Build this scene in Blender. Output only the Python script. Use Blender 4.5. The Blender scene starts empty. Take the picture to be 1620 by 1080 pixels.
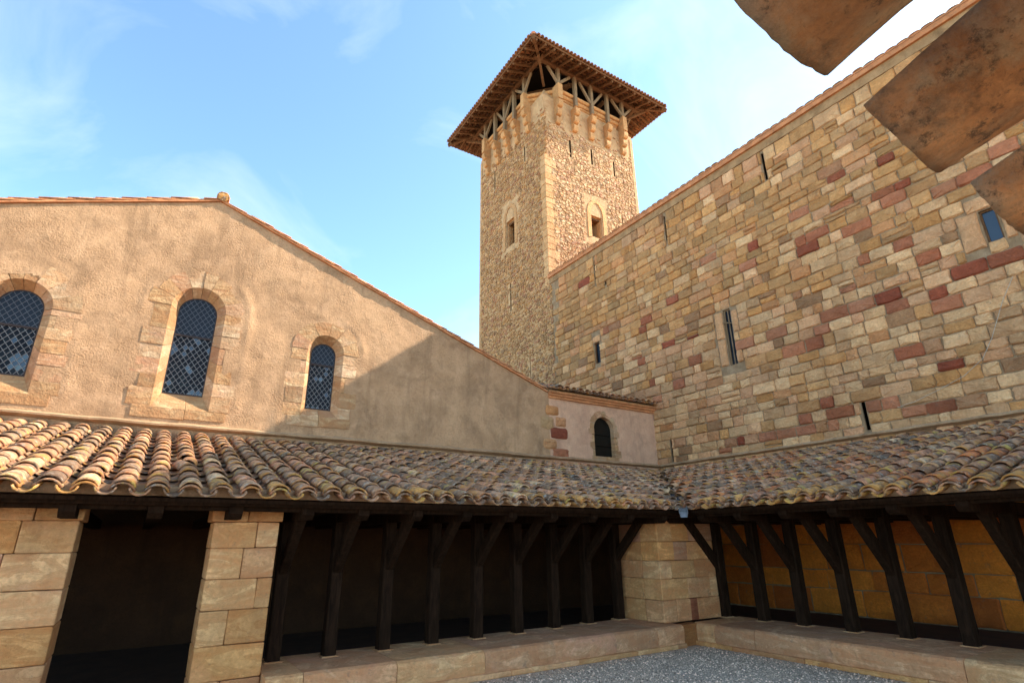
import bpy, math, random
import numpy as np
from mathutils import Matrix, Vector, noise

S = bpy.context.scene
COL = S.collection

# ---------------------------------------------------------------- camera
ROT = ((0.842228, -0.174294, -0.510170), (-0.539007, -0.291698, -0.790179), (-0.011092, 0.940496, -0.339622))
CAM = Vector((0.0, 0.0, 1.6))
FPX = 872.26
cam = bpy.data.cameras.new('camera')
cam.sensor_width = 36.0
cam.lens = FPX * 36.0 / 1620.0
cam.clip_start = 0.05
cam.clip_end = 2000.0
camo = bpy.data.objects.new('camera', cam)
camo.matrix_world = Matrix.Translation(CAM) @ Matrix(ROT).to_4x4()
COL.objects.link(camo)
S.camera = camo

# ---------------------------------------------------------------- sky and sun
SUN = Vector((1.0, -0.28, 0.78)).normalized()
EL = math.asin(SUN.z)
AZ = math.atan2(SUN.x, SUN.y)
world = bpy.data.worlds.new('World')
S.world = world
world.use_nodes = True
wn = world.node_tree
bg = wn.nodes['Background']
bg.inputs['Strength'].default_value = 0.15
sky = wn.nodes.new('ShaderNodeTexSky')
sky.sky_type = 'NISHITA'
sky.sun_disc = False
sky.sun_elevation = EL
sky.sun_rotation = AZ
sky.altitude = 100.0
sky.air_density = 0.42
sky.dust_density = 0.35
sky.ozone_density = 1.0
# thin cirrus, laid out by direction in the sky
tc = wn.nodes.new('ShaderNodeTexCoord')
mp = wn.nodes.new('ShaderNodeMapping')
mp.inputs['Rotation'].default_value = (0.5, 0.2, 0.9)
mp.inputs['Scale'].default_value = (1.6, 3.4, 2.2)
cn = wn.nodes.new('ShaderNodeTexNoise')
cn.inputs['Scale'].default_value = 1.5
cn.inputs['Detail'].default_value = 7.0
cn.inputs['Roughness'].default_value = 0.56
cn.inputs['Distortion'].default_value = 0.7
cr = wn.nodes.new('ShaderNodeMapRange')
cr.inputs['From Min'].default_value = 0.47
cr.inputs['From Max'].default_value = 0.85
cr.inputs['To Max'].default_value = 0.42
mx = wn.nodes.new('ShaderNodeMixRGB')
mx.inputs['Color2'].default_value = (1.7, 1.8, 1.85, 1)
wn.links.new(tc.outputs['Generated'], mp.inputs['Vector'])
wn.links.new(mp.outputs['Vector'], cn.inputs['Vector'])
wn.links.new(cn.outputs['Fac'], cr.inputs['Value'])
wn.links.new(cr.outputs['Result'], mx.inputs['Fac'])
wb = wn.nodes.new('ShaderNodeMixRGB')      # the camera's white balance for daylight
wb.blend_type = 'MULTIPLY'
wb.inputs['Fac'].default_value = 1.0
wb.inputs['Color2'].default_value = (0.82, 0.93, 0.82, 1)
wn.links.new(sky.outputs['Color'], wb.inputs['Color1'])
wn.links.new(wb.outputs['Color'], mx.inputs['Color1'])
wn.links.new(mx.outputs['Color'], bg.inputs['Color'])

sun = bpy.data.lights.new('sun', 'SUN')
sun.energy = 2.0
sun.angle = math.radians(0.53)
sun.color = (1.0, 0.93, 0.82)
suno = bpy.data.objects.new('sun', sun)
suno.rotation_euler = SUN.to_track_quat('Z', 'Y').to_euler()
suno.location = (30, -10, 40)
COL.objects.link(suno)

S.view_settings.view_transform = 'Standard'
S.view_settings.look = 'None'
S.view_settings.gamma = 1.0
S.view_settings.use_curve_mapping = False
S.view_settings.exposure = 2.74
S.cycles.max_bounces = 8
S.cycles.diffuse_bounces = 5

# ---------------------------------------------------------------- helpers
RNG = random.Random(7)


def project(p):
    c = Matrix(ROT).transposed() @ (Vector(p) - CAM)
    if c.z > -0.05:
        return None
    return (810 + FPX * c.x / -c.z, 540 - FPX * c.y / -c.z, -c.z)


def screen_rank(p, size):
    q = project(p)
    if q is None or not (-15 < q[0] < 1635 and -15 < q[1] < 1095):
        return 0.0
    return size / (q[2] * q[2])


class Geo:
    """vertices, faces and one tint (r, g, b, random) per vertex"""

    def __init__(self):
        self.v, self.f, self.c = [], [], []

    def add(self, vs, fs, tint=None):
        o = len(self.v)
        self.v.extend([tuple(x) for x in vs])
        self.f.extend([tuple(i + o for i in q) for q in fs])
        self.c.extend([tint or (1, 1, 1, 0)] * len(vs))
        return self

    def mesh(self, name, mat, smooth=False, tints=False):
        m = bpy.data.meshes.new(name)
        m.from_pydata(self.v, [], self.f)
        if tints:
            a = m.color_attributes.new('tint', 'FLOAT_COLOR', 'POINT')
            a.data.foreach_set('color', np.array(self.c, dtype=np.float32).ravel())
        if smooth:
            m.polygons.foreach_set('use_smooth', [True] * len(m.polygons))
        m.materials.append(mat)
        m.update()
        return m


def link(name, data, parent=None, tint=None, kind=None):
    o = bpy.data.objects.new(name, data)
    if parent is not None:
        o.parent = parent
    if tint is not None:
        o.color = tint
    if kind:
        o['kind'] = kind
    COL.objects.link(o)
    return o


def thing(name, label, category, loc=(0, 0, 0), group=None):
    o = bpy.data.objects.new(name, None)
    o.empty_display_size = 0.2
    o.location = loc
    o['label'] = label
    o['category'] = category
    o['kind'] = 'thing'
    if group:
        o['group'] = group
    COL.objects.link(o)
    o_matrix[o.name] = Matrix.Translation(Vector(loc))
    return o


o_matrix = {}


def put(name, geo, mat, parent=None, tint=None, smooth=False, kind=None, tints=False):
    """geo is in world coordinates; the object's origin goes to the middle of its bounds"""
    v = np.array(geo.v, dtype=float)
    c = (v.min(0) + v.max(0)) / 2
    geo.v = [tuple(x) for x in (v - c)]
    o = link(name, geo.mesh(name, mat, smooth, tints), parent, tint, kind)
    base = world_origin(parent)
    o.location = Vector(c) - base
    o_world[o.name] = Vector(c)
    return o


o_world = {}


def world_origin(parent):
    if parent is None:
        return Vector((0, 0, 0))
    if parent.name in o_world:
        return o_world[parent.name]
    return o_matrix[parent.name].translation if parent.name in o_matrix else Vector((0, 0, 0))


BOXF = [(0, 3, 2, 1), (4, 5, 6, 7), (0, 1, 5, 4), (1, 2, 6, 5), (2, 3, 7, 6), (3, 0, 4, 7)]


def box(geo, x0, x1, y0, y1, z0, z1, tint=None):
    vs = [(x0, y0, z0), (x1, y0, z0), (x1, y1, z0), (x0, y1, z0), (x0, y0, z1), (x1, y0, z1), (x1, y1, z1), (x0, y1, z1)]
    return geo.add(vs, BOXF, tint)


def bar(geo, a, b, w, h, up=(0, 0, 1), cham=0.012, tint=None, taper=1.0):
    """a timber from a to b with chamfered edges, w across, h along up"""
    a, b = Vector(a), Vector(b)
    d = (b - a).normalized()
    u = Vector(up)
    s = d.cross(u)
    if s.length < 1e-4:
        s = d.cross(Vector((1, 0, 0)))
    s.normalize()
    u = s.cross(d).normalized()
    ring = []
    for sx, sy in ((-1, -1), (1, -1), (1, 1), (-1, 1)):
        for k in (0, 1):
            first = (sx * sy > 0) == (k == 0)
            x = sx * (w / 2 - (0 if first else cham))
            y = sy * (h / 2 - (cham if first else 0))
            ring.append((x, y))
    vs = []
    n = 8
    segs = max(1, int((b - a).length / 0.6))
    for i in range(segs + 1):
        t = i / segs
        p = a.lerp(b, t)
        k = 1 + (taper - 1) * t
        jx, jy = RNG.uniform(-.004, .004), RNG.uniform(-.004, .004)
        for x, y in ring:
            vs.append(p + s * (x * k + jx) + u * (y * k + jy))
    fs = []
    for i in range(segs):
        for j in range(n):
            fs.append((i * n + j, i * n + (j + 1) % n, (i + 1) * n + (j + 1) % n, (i + 1) * n + j))
    fs.append(tuple(reversed(range(n))))
    fs.append(tuple(segs * n + j for j in range(n)))
    return geo.add(vs, fs, tint)


# ---------------------------------------------------------------- materials
def new_mat(name):
    m = bpy.data.materials.new(name)
    m.use_nodes = True
    nt = m.node_tree
    b = nt.nodes['Principled BSDF']
    b.inputs['Specular IOR Level'].default_value = 0.25
    return m, nt, b


def N(nt, t, **kw):
    n = nt.nodes.new(t)
    for k, v in kw.items():
        if k in n.inputs:
            n.inputs[k].default_value = v
        else:
            setattr(n, k, v)
    return n


def noise_node(nt, vec, scale, detail=5.0, rough=0.6, dist=0.0):
    n = N(nt, 'ShaderNodeTexNoise', Scale=scale, Detail=detail, Roughness=rough, Distortion=dist)
    nt.links.new(vec, n.inputs['Vector'])
    return n.outputs['Fac']


def ramp(nt, fac, lo, hi, a=0.0, b=1.0):
    n = N(nt, 'ShaderNodeMapRange')
    n.inputs['From Min'].default_value = lo
    n.inputs['From Max'].default_value = hi
    n.inputs['To Min'].default_value = a
    n.inputs['To Max'].default_value = b
    nt.links.new(fac, n.inputs['Value'])
    return n.outputs['Result']


def mix(nt, fac, c1, c2, mode='MIX'):
    n = N(nt, 'ShaderNodeMixRGB', blend_type=mode)
    for i, c in ((0, fac), (1, c1), (2, c2)):
        if isinstance(c, (int, float)):
            n.inputs[i].default_value = c
        elif isinstance(c, tuple):
            n.inputs[i].default_value = (c[0], c[1], c[2], 1)
        else:
            nt.links.new(c, n.inputs[i])
    return n.outputs[0]


def math_node(nt, op, a, b=0.0):
    n = N(nt, 'ShaderNodeMath', operation=op)
    for i, c in ((0, a), (1, b)):
        if isinstance(c, (int, float)):
            n.inputs[i].default_value = c
        else:
            nt.links.new(c, n.inputs[i])
    return n.outputs[0]


def bump(nt, b, height, dist, strength=1.0):
    n = N(nt, 'ShaderNodeBump', Strength=strength, Distance=dist)
    nt.links.new(height, n.inputs['Height'])
    nt.links.new(n.outputs['Normal'], b.inputs['Normal'])
    return n


WARM = (1.56, 1.09, 0.74)     # warms stone and clay colours to make up for the blue skylight


def tinted(nt, src):
    """colour and random number of a piece: from the object, or from the tint stored in a joined mesh"""
    if src == 'obj':
        n = N(nt, 'ShaderNodeObjectInfo')
    else:
        n = N(nt, 'ShaderNodeAttribute', attribute_name='tint')
    return mix(nt, 1.0, n.outputs['Color'], WARM, 'MULTIPLY'), n.outputs['Alpha']


def piece_vec(nt, rnd, k=37.0):
    g = N(nt, 'ShaderNodeNewGeometry')
    m = math_node(nt, 'MULTIPLY', rnd, k)
    c = N(nt, 'ShaderNodeCombineXYZ')
    for i in range(3):
        nt.links.new(m, c.inputs[i])
    a = N(nt, 'ShaderNodeVectorMath', operation='ADD')
    nt.links.new(g.outputs['Position'], a.inputs[0])
    nt.links.new(c.outputs[0], a.inputs[1])
    return a.outputs[0], g.outputs['Position']


def stone_mat(name, src, vein=0.35, rough_scale=1.0, bdist=0.02):
    m, nt, b = new_mat(name)
    col, rnd = tinted(nt, src)
    vec, pos = piece_vec(nt, rnd)
    big = noise_node(nt, vec, 2.2, 4, 0.6, 0.6)
    c = mix(nt, ramp(nt, big, 0.3, 0.7), mix(nt, 1.0, col, (0.72, 0.70, 0.66), 'MULTIPLY'), mix(nt, 1.0, col, (1.18, 1.12, 1.02), 'MULTIPLY'))
    # bedding bands of the sandstone
    mp = N(nt, 'ShaderNodeMapping')
    mp.inputs['Scale'].default_value = (0.8, 0.8, 2.6)
    nt.links.new(vec, mp.inputs['Vector'])
    rm = N(nt, 'ShaderNodeCombineXYZ')
    nt.links.new(math_node(nt, 'MULTIPLY', rnd, 1.3), rm.inputs[0])
    nt.links.new(math_node(nt, 'MULTIPLY', rnd, 2.1), rm.inputs[1])
    nt.links.new(rm.outputs[0], mp.inputs['Rotation'])
    band = noise_node(nt, mp.outputs[0], 2.2, 6, 0.6, 1.3)
    vf = ramp(nt, band, 0.42, 0.57, 0.0, vein)
    c = mix(nt, vf, c, mix(nt, 1.0, col, (0.74, 0.56, 0.44), 'MULTIPLY'))
    line = ramp(nt, math_node(nt, 'ABSOLUTE', math_node(nt, 'SUBTRACT', band, 0.47)), 0.0, 0.03, vein * 0.45, 0.0)
    c = mix(nt, line, c, mix(nt, 1.0, col, (0.50, 0.34, 0.22), 'MULTIPLY'))
    blotch = noise_node(nt, vec, 1.1, 3, 0.6, 1.0)
    c = mix(nt, ramp(nt, blotch, 0.55, 0.7, 0.0, vein * 0.6), c, mix(nt, 1.0, col, (0.86, 0.72, 0.78), 'MULTIPLY'))
    fine = noise_node(nt, pos, 26 * rough_scale, 8, 0.7)
    c = mix(nt, ramp(nt, fine, 0.42, 0.66, 0.0, 0.55), c, mix(nt, 1.0, col, (0.52, 0.44, 0.37), 'MULTIPLY'))
    stain = noise_node(nt, pos, 0.55, 6, 0.65, 0.7)
    c = mix(nt, ramp(nt, stain, 0.42, 0.66, 0.0, 0.26), c, mix(nt, 1.0, c, (0.62, 0.55, 0.45), 'MULTIPLY'))
    sm = N(nt, 'ShaderNodeMapping')
    sm.inputs['Scale'].default_value = (2.2, 2.2, 0.22)
    nt.links.new(pos, sm.inputs['Vector'])
    c = mix(nt, ramp(nt, noise_node(nt, sm.outputs[0], 1.2, 6, 0.65), 0.52, 0.68, 0.0, 0.35), c, mix(nt, 1.0, c, (0.5, 0.44, 0.38), 'MULTIPLY'))
    spots = noise_node(nt, pos, 9, 4, 0.7)
    c = mix(nt, ramp(nt, spots, 0.60, 0.70, 0.0, 0.45), c, (0.14, 0.105, 0.075))
    nt.links.new(c, b.inputs['Base Color'])
    b.inputs['Roughness'].default_value = 0.92
    h = math_node(nt, 'ADD', fine, math_node(nt, 'MULTIPLY', noise_node(nt, vec, 7 * rough_scale, 5, 0.65), 1.5))
    mid = noise_node(nt, vec, 11, 4, 0.7)
    c = mix(nt, ramp(nt, mid, 0.40, 0.66, 0.0, 0.5), c, mix(nt, 1.0, col, (0.62, 0.55, 0.46), 'MULTIPLY'))
    nt.links.new(c, b.inputs['Base Color'])
    h = math_node(nt, 'ADD', h, mid)
    bump(nt, b, h, bdist, 0.8)
    return m


def tile_mat(name, src, lichen=1.0):
    m, nt, b = new_mat(name)
    col, rnd = tinted(nt, src)
    vec, pos = piece_vec(nt, rnd, 61.0)
    big = noise_node(nt, vec, 5, 4, 0.6)
    c = mix(nt, ramp(nt, big, 0.3, 0.7), mix(nt, 1.0, col, (0.66, 0.62, 0.6), 'MULTIPLY'), mix(nt, 1.0, col, (1.25, 1.2, 1.15), 'MULTIPLY'))
    if lichen > 0:
        dark = noise_node(nt, vec, 9, 7, 0.72)
        c = mix(nt, ramp(nt, dark, 0.45, 0.58, 0.0, 0.82 * lichen), c, (0.10, 0.075, 0.055))
        white = noise_node(nt, vec, 15, 5, 0.65)
        c = mix(nt, ramp(nt, white, 0.55, 0.65, 0.0, 0.6 * lichen), c, (0.52, 0.44, 0.34))
        orange = noise_node(nt, vec, 3.3, 5, 0.68, 0.4)
        c = mix(nt, ramp(nt, orange, 0.55, 0.63, 0.0, 0.85 * lichen), c, (0.52, 0.215, 0.045))
        yel = noise_node(nt, vec, 4.1, 6, 0.7)
        c = mix(nt, ramp(nt, yel, 0.575, 0.65, 0.0, 0.8 * lichen), c, (0.60, 0.38, 0.075))
    fine = noise_node(nt, pos, 60, 7, 0.75)
    c = mix(nt, ramp(nt, fine, 0.4, 0.75, 0.0, 0.45), c, mix(nt, 1.0, col, (0.45, 0.42, 0.4), 'MULTIPLY'))
    nt.links.new(c, b.inputs['Base Color'])
    b.inputs['Roughness'].default_value = 0.9
    bump(nt, b, math_node(nt, 'ADD', fine, noise_node(nt, vec, 22, 5, 0.6)), 0.014, 0.9)
    return m


def plaster_mat(name, base, dark, light, bdist=0.05, scale=1.0):
    m, nt, b = new_mat(name)
    g = N(nt, 'ShaderNodeNewGeometry')
    pos = g.outputs['Position']
    big = noise_node(nt, pos, 0.75 * scale, 6, 0.62, 0.8)
    mid = noise_node(nt, pos, 3.2 * scale, 6, 0.65, 0.15)
    fine = noise_node(nt, pos, 24 * scale, 8, 0.7)
    c = mix(nt, ramp(nt, big, 0.36, 0.66), dark, base)
    c = mix(nt, ramp(nt, mid, 0.45, 0.72, 0.0, 0.65), c, light)
    stain = noise_node(nt, pos, 1.7 * scale, 7, 0.7, 0.4)
    c = mix(nt, ramp(nt, stain, 0.52, 0.68, 0.0, 0.5), c, tuple(x * 0.55 for x in dark))
    sm = N(nt, 'ShaderNodeMapping')
    sm.inputs['Scale'].default_value = (3.0, 3.0, 0.28)
    nt.links.new(pos, sm.inputs['Vector'])
    c = mix(nt, ramp(nt, noise_node(nt, sm.outputs[0], 1.3, 6, 0.65), 0.54, 0.70, 0.0, 0.45), c, tuple(x * 0.55 for x in dark))
    c = mix(nt, ramp(nt, fine, 0.48, 0.7, 0.0, 0.5), c, tuple(x * 0.5 for x in base))
    nt.links.new(c, b.inputs['Base Color'])
    b.inputs['Roughness'].default_value = 0.95
    # pitted, trowelled relief: rough patches and smoother patches
    patch = ramp(nt, noise_node(nt, pos, 1.5 * scale, 5, 0.65, 0.6), 0.46, 0.62)
    grit = noise_node(nt, pos, 34 * scale, 5, 0.65)
    h = math_node(nt, 'MULTIPLY', math_node(nt, 'SUBTRACT', grit, 0.5), math_node(nt, 'ADD', patch, 0.15))
    h = math_node(nt, 'ADD', h, math_node(nt, 'MULTIPLY', mid, 0.3))
    h = math_node(nt, 'ADD', h, math_node(nt, 'MULTIPLY', fine, 0.25))
    bump(nt, b, h, bdist, 0.8)
    return m


def wood_mat(name, c1, c2, scale=1.0, spec=0.2):
    m, nt, b = new_mat(name)
    t = N(nt, 'ShaderNodeTexCoord')
    mp = N(nt, 'ShaderNodeMapping')
    mp.inputs['Scale'].default_value = (9 * scale, 9 * scale, 1.3 * scale)
    g = N(nt, 'ShaderNodeNewGeometry')
    nt.links.new(g.outputs['Position'], mp.inputs['Vector'])
    a = noise_node(nt, mp.outputs[0], 3, 6, 0.65, 0.6)
    k = noise_node(nt, g.outputs['Position'], 4, 4, 0.6)
    c = mix(nt, ramp(nt, a, 0.3, 0.7), c1, c2)
    c = mix(nt, ramp(nt, k, 0.55, 0.75, 0.0, 0.5), c, tuple(x * 0.6 for x in c1))
    nt.links.new(c, b.inputs['Base Color'])
    b.inputs['Roughness'].default_value = 0.85
    b.inputs['Specular IOR Level'].default_value = spec
    bump(nt, b, a, 0.008, 0.7)
    return m


def plain_mat(name, col, rough=0.8, metal=0.0, bscale=30, bdist=0.004):
    m, nt, b = new_mat(name)
    g = N(nt, 'ShaderNodeNewGeometry')
    n = noise_node(nt, g.outputs['Position'], bscale, 5, 0.6)
    c = mix(nt, ramp(nt, n, 0.3, 0.7), tuple(x * 0.75 for x in col), tuple(min(1, x * 1.2) for x in col))
    nt.links.new(c, b.inputs['Base Color'])
    b.inputs['Roughness'].default_value = rough
    b.inputs['Metallic'].default_value = metal
    bump(nt, b, n, bdist, 0.6)
    return m


def glass_mat(name, col, rough, spec):
    m, nt, b = new_mat(name)
    b.inputs['Base Color'].default_value = (*col, 1)
    b.inputs['Roughness'].default_value = rough
    b.inputs['Specular IOR Level'].default_value = spec
    b.inputs['IOR'].default_value = 1.5
    g = N(nt, 'ShaderNodeNewGeometry')
    bump(nt, b, noise_node(nt, g.outputs['Position'], 9, 2, 0.5), 0.004, 0.4)
    return m


M_ashlar = stone_mat('ashlar_piece', 'obj', 0.35, 1.0, 0.035)
M_ashlar_s = stone_mat('ashlar_joined', 'attr', 0.35, 1.0, 0.035)
M_sand = stone_mat('banded_sandstone', 'obj', 1.0, 0.9, 0.022)
M_rubble_s = stone_mat('rubble_joined', 'attr', 0.15, 1.4, 0.05)
M_tile = tile_mat('roof_tile_piece', 'obj')
M_tile_s = tile_mat('roof_tile_joined', 'attr')
M_clay = tile_mat('clean_tile_piece', 'obj', 0.0)
M_clay_s = tile_mat('clean_tile_joined', 'attr', 0.0)
M_plaster = plaster_mat('gable_plaster', (0.51, 0.29, 0.145), (0.345, 0.192, 0.095), (0.58, 0.34, 0.18), 0.055)
M_annex = plaster_mat('annex_plaster', (0.66, 0.37, 0.215), (0.53, 0.29, 0.17), (0.72, 0.43, 0.26), 0.02, 1.3)
M_inner = plaster_mat('shaded_plaster', (0.06, 0.023, 0.008), (0.04, 0.015, 0.005), (0.08, 0.032, 0.01), 0.02)  # the gallery's shade is put into this near-black plaster colour
M_mortar = plaster_mat('mortar', (0.40, 0.22, 0.095), (0.29, 0.155, 0.065), (0.46, 0.27, 0.125), 0.04, 2.0)
M_joint = plaster_mat('hall_mortar', (0.33, 0.205, 0.105), (0.21, 0.125, 0.062), (0.43, 0.285, 0.16), 0.03, 2.0)
M_render = plaster_mat('tower_render', (0.58, 0.335, 0.155), (0.47, 0.265, 0.12), (0.64, 0.40, 0.20), 0.05, 1.6)
M_fillet = plaster_mat('lime_fillet', (0.48, 0.285, 0.15), (0.34, 0.20, 0.10), (0.56, 0.35, 0.19), 0.03, 2.0)
M_dark = wood_mat('dark_timber', (0.008, 0.0038, 0.0018), (0.034, 0.016, 0.008), 1.0, 0.05)
M_grey = wood_mat('weathered_timber', (0.15, 0.09, 0.045), (0.28, 0.185, 0.105), 1.0, 0.08)
M_warm = wood_mat('brown_timber', (0.09, 0.04, 0.017), (0.20, 0.098, 0.044), 1.0, 0.08)
M_hole = plain_mat('painted_dark', (0.010, 0.007, 0.005), 0.95)  # near-black colour painted where openings and hidden depths are in shade
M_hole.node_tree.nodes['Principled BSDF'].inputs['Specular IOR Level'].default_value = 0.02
M_lead = plain_mat('lead_came', (0.155, 0.145, 0.135), 0.6, 0.1)
M_lead2 = plain_mat('dark_came', (0.085, 0.09, 0.10), 0.7, 0.1)
M_iron = plain_mat('iron', (0.05, 0.035, 0.03), 0.7, 0.3)
M_zinc = plain_mat('zinc', (0.27, 0.26, 0.25), 0.6, 0.25)
M_gut = plain_mat('valley_lead', (0.06, 0.06, 0.062), 0.7, 0.2)
M_pane = glass_mat('dark_glass', (0.006, 0.006, 0.007), 0.10, 0.10)
M_shiny = glass_mat('sky_glass', (0.010, 0.014, 0.02), 0.03, 0.6)
M_haze = glass_mat('dusty_glass', (0.014, 0.019, 0.027), 0.3, 0.12)
M_blue = glass_mat('window_glass', (0.02, 0.03, 0.04), 0.03, 0.55)


def gravel_mat():
    m, nt, b = new_mat('gravel_bed')
    g = N(nt, 'ShaderNodeNewGeometry')
    pos = g.outputs['Position']
    v = N(nt, 'ShaderNodeTexVoronoi', Scale=55.0)
    nt.links.new(pos, v.inputs['Vector'])
    bw = N(nt, 'ShaderNodeRGBToBW')
    nt.links.new(v.outputs['Color'], bw.inputs[0])
    c = mix(nt, bw.outputs[0], (0.40, 0.275, 0.18), (0.82, 0.58, 0.39))
    c = mix(nt, ramp(nt, noise_node(nt, pos, 1.2, 5, 0.6), 0.4, 0.7, 0, 0.4), c, (0.22, 0.2, 0.17))
    nt.links.new(c, b.inputs['Base Color'])
    b.inputs['Roughness'].default_value = 0.9
    bump(nt, b, math_node(nt, 'MULTIPLY', v.outputs['Distance'], -1.0), 0.02, 0.9)
    return m


def gravel_stone_mat():
    m, nt, b = new_mat('gravel_stone')
    col = N(nt, 'ShaderNodeAttribute', attribute_name='tint').outputs['Color']
    nt.links.new(col, b.inputs['Base Color'])
    b.inputs['Roughness'].default_value = 0.85
    return m


# ---------------------------------------------------------------- main planes of the court
YW, XW = 11.31, 12.30          # chapel front (faces -Y) and hall front (faces -X)
XE, YE, ZE = 7.45, 6.45, 2.02  # inner eave corner, height of the roof deck at the eaves
XV = -4.2                      # inner eaves of the range across the court
SL = 0.270                     # slope of the gallery roofs
APX, APZ, GSL = 0.24, 8.20, 0.362

# ---------------------------------------------------------------- ground
g = Geo()
g.add([(-150, -150, 0), (150, -150, 0), (150, 150, 0), (-150, 150, 0)], [(0, 1, 2, 3)])
o = link('ground', g.mesh('ground', gravel_mat()), kind='structure')
g = Geo()
for i in range(30000):
    x, y = RNG.uniform(2.2, 7.85), RNG.uniform(2.6, 6.66)
    q = project((x, y, 0))
    if q is None or q[1] > 1130 or q[0] > 1700:
        continue
    r = RNG.choice((.005, .006, .007, .009, .013)) * RNG.uniform(.85, 1.2)
    k = RNG.choice((.16, .3, .4, .5, .68)) * RNG.uniform(.8, 1.1)
    w = RNG.uniform(-.02, .03)
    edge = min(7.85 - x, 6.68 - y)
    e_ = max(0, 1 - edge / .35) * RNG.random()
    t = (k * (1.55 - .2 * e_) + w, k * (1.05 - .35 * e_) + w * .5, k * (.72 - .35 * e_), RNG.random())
    a = RNG.uniform(0, 6.28)
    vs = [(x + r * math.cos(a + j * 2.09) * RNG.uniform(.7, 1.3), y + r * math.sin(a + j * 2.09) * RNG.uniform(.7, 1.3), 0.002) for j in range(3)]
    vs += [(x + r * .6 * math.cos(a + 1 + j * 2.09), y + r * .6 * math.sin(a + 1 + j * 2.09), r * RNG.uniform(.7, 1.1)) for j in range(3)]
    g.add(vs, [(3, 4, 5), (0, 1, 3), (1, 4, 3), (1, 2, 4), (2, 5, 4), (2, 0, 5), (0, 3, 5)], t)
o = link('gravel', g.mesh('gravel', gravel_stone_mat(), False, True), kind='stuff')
o['label'] = 'loose grey gravel covering the courtyard floor'
o['category'] = 'gravel'

# floors of the galleries behind the low walls
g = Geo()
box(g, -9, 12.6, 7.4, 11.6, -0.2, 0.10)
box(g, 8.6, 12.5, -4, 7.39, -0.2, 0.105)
o = link('gallery_floor', g.mesh('gallery_floor', plain_mat('shaded_flags', (0.07, 0.03, 0.012), 0.95, 0, 4, 0.01)), kind='structure')  # shade under the gallery roofs is worked into the dark floor colour


# ---------------------------------------------------------------- stone blocks
def pillow(u0, u1, v0, v1, proud, depth, rng, inset=0.022, jit=0.008, P=None):
    """a rough block face in a wall; P maps (u, v, n) to the world"""
    def j(k=1.0):
        return rng.uniform(-jit, jit) * k
    um, vm = (u0 + u1) / 2, (v0 + v1) / 2
    w, h = u1 - u0, v1 - v0
    ins = min(inset, w * .2, h * .2)
    c = min(0.6 * ins + abs(j()), w * .15, h * .15)
    ring = [(u0 + c, v0), (um + j(3), v0 + j()), (u1 - c, v0), (u1, v0 + c), (u1 + j(), vm + j(3)), (u1, v1 - c), (u1 - c, v1), (um + j(3), v1 + j()), (u0 + c, v1), (u0, v1 - c), (u0 + j(), vm + j(3)), (u0, v0 + c)]
    ring = [(a + j(.5), b + j(.5)) for a, b in ring]
    vs = [P(a, b, -depth) for a, b in ring]
    vs += [P(a, b, proud * .25 + j(.4)) for a, b in ring]
    fu, fv = 1 - 2 * ins / w, 1 - 2 * ins / h
    vs += [P(um + (a - um) * fu + j(.7), vm + (b - vm) * fv + j(.7), proud + j()) for a, b in ring]
    vs.append(P(um + j(4), vm + j(4), proud + abs(j(1.6))))
    fs = []
    for r in (0, 12):
        for i in range(12):
            k = (i + 1) % 12
            fs.append((r + i, r + k, r + 12 + k, r + 12 + i))
    for i in range(12):
        fs.append((24 + i, 24 + (i + 1) % 12, 36))
    a, b, cc = P(0, 0, 0), P(1, 0, 0), P(0, 1, 0)
    nn = (Vector(b) - Vector(a)).cross(Vector(cc) - Vector(a))
    if nn.dot(Vector(P(0, 0, 1)) - Vector(a)) < 0:
        fs = [tuple(reversed(f)) for f in fs]
    return vs, fs


def courses(v0, v1, hmin, hmax, rng):
    zs = [v0]
    while zs[-1] < v1 - hmin * .6:
        h = rng.uniform(hmin, hmax)
        if zs[-1] + h > v1 - hmin * .5:
            h = v1 - zs[-1]
        zs.append(zs[-1] + h)
    zs[-1] = v1
    return zs


def subtract(a, b, holes):
    """the interval a..b less the holes"""
    seg = [(a, b)]
    for h0, h1 in holes:
        out = []
        for s0, s1 in seg:
            if h1 <= s0 or h0 >= s1:
                out.append((s0, s1))
            else:
                if h0 > s0:
                    out.append((s0, h0))
                if h1 < s1:
                    out.append((h1, s1))
        seg = out
    return [s for s in seg if s[1] - s[0] > 0.07]


def wall_with_holes(geo, u0, u1, v0, v1, holes, P, depth=0.45):
    """a wall face on n = 0 with rectangular openings that go back by depth"""
    us = sorted({u0, u1, *[min(max(x, u0), u1) for h in holes for x in h[:2]]})
    vs_ = sorted({v0, v1, *[min(max(x, v0), v1) for h in holes for x in h[2:4]]})
    for i in range(len(us) - 1):
        for k in range(len(vs_) - 1):
            um, vm = (us[i] + us[i + 1]) / 2, (vs_[k] + vs_[k + 1]) / 2
            if any(h[0] < um < h[1] and h[2] < vm < h[3] for h in holes):
                continue
            geo.add([P(us[i], vs_[k], 0), P(us[i + 1], vs_[k], 0), P(us[i + 1], vs_[k + 1], 0), P(us[i], vs_[k + 1], 0)], [(0, 1, 2, 3)])
    for a, b, c, d in [h[:4] for h in holes]:
        r = [(a, c), (b, c), (b, d), (a, d)]
        vs = [P(x, y, 0) for x, y in r] + [P(x, y, -depth) for x, y in r]
        geo.add(vs, [(0, 1, 5, 4), (1, 2, 6, 5), (2, 3, 7, 6), (3, 0, 4, 7), (4, 5, 6, 7)])


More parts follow.
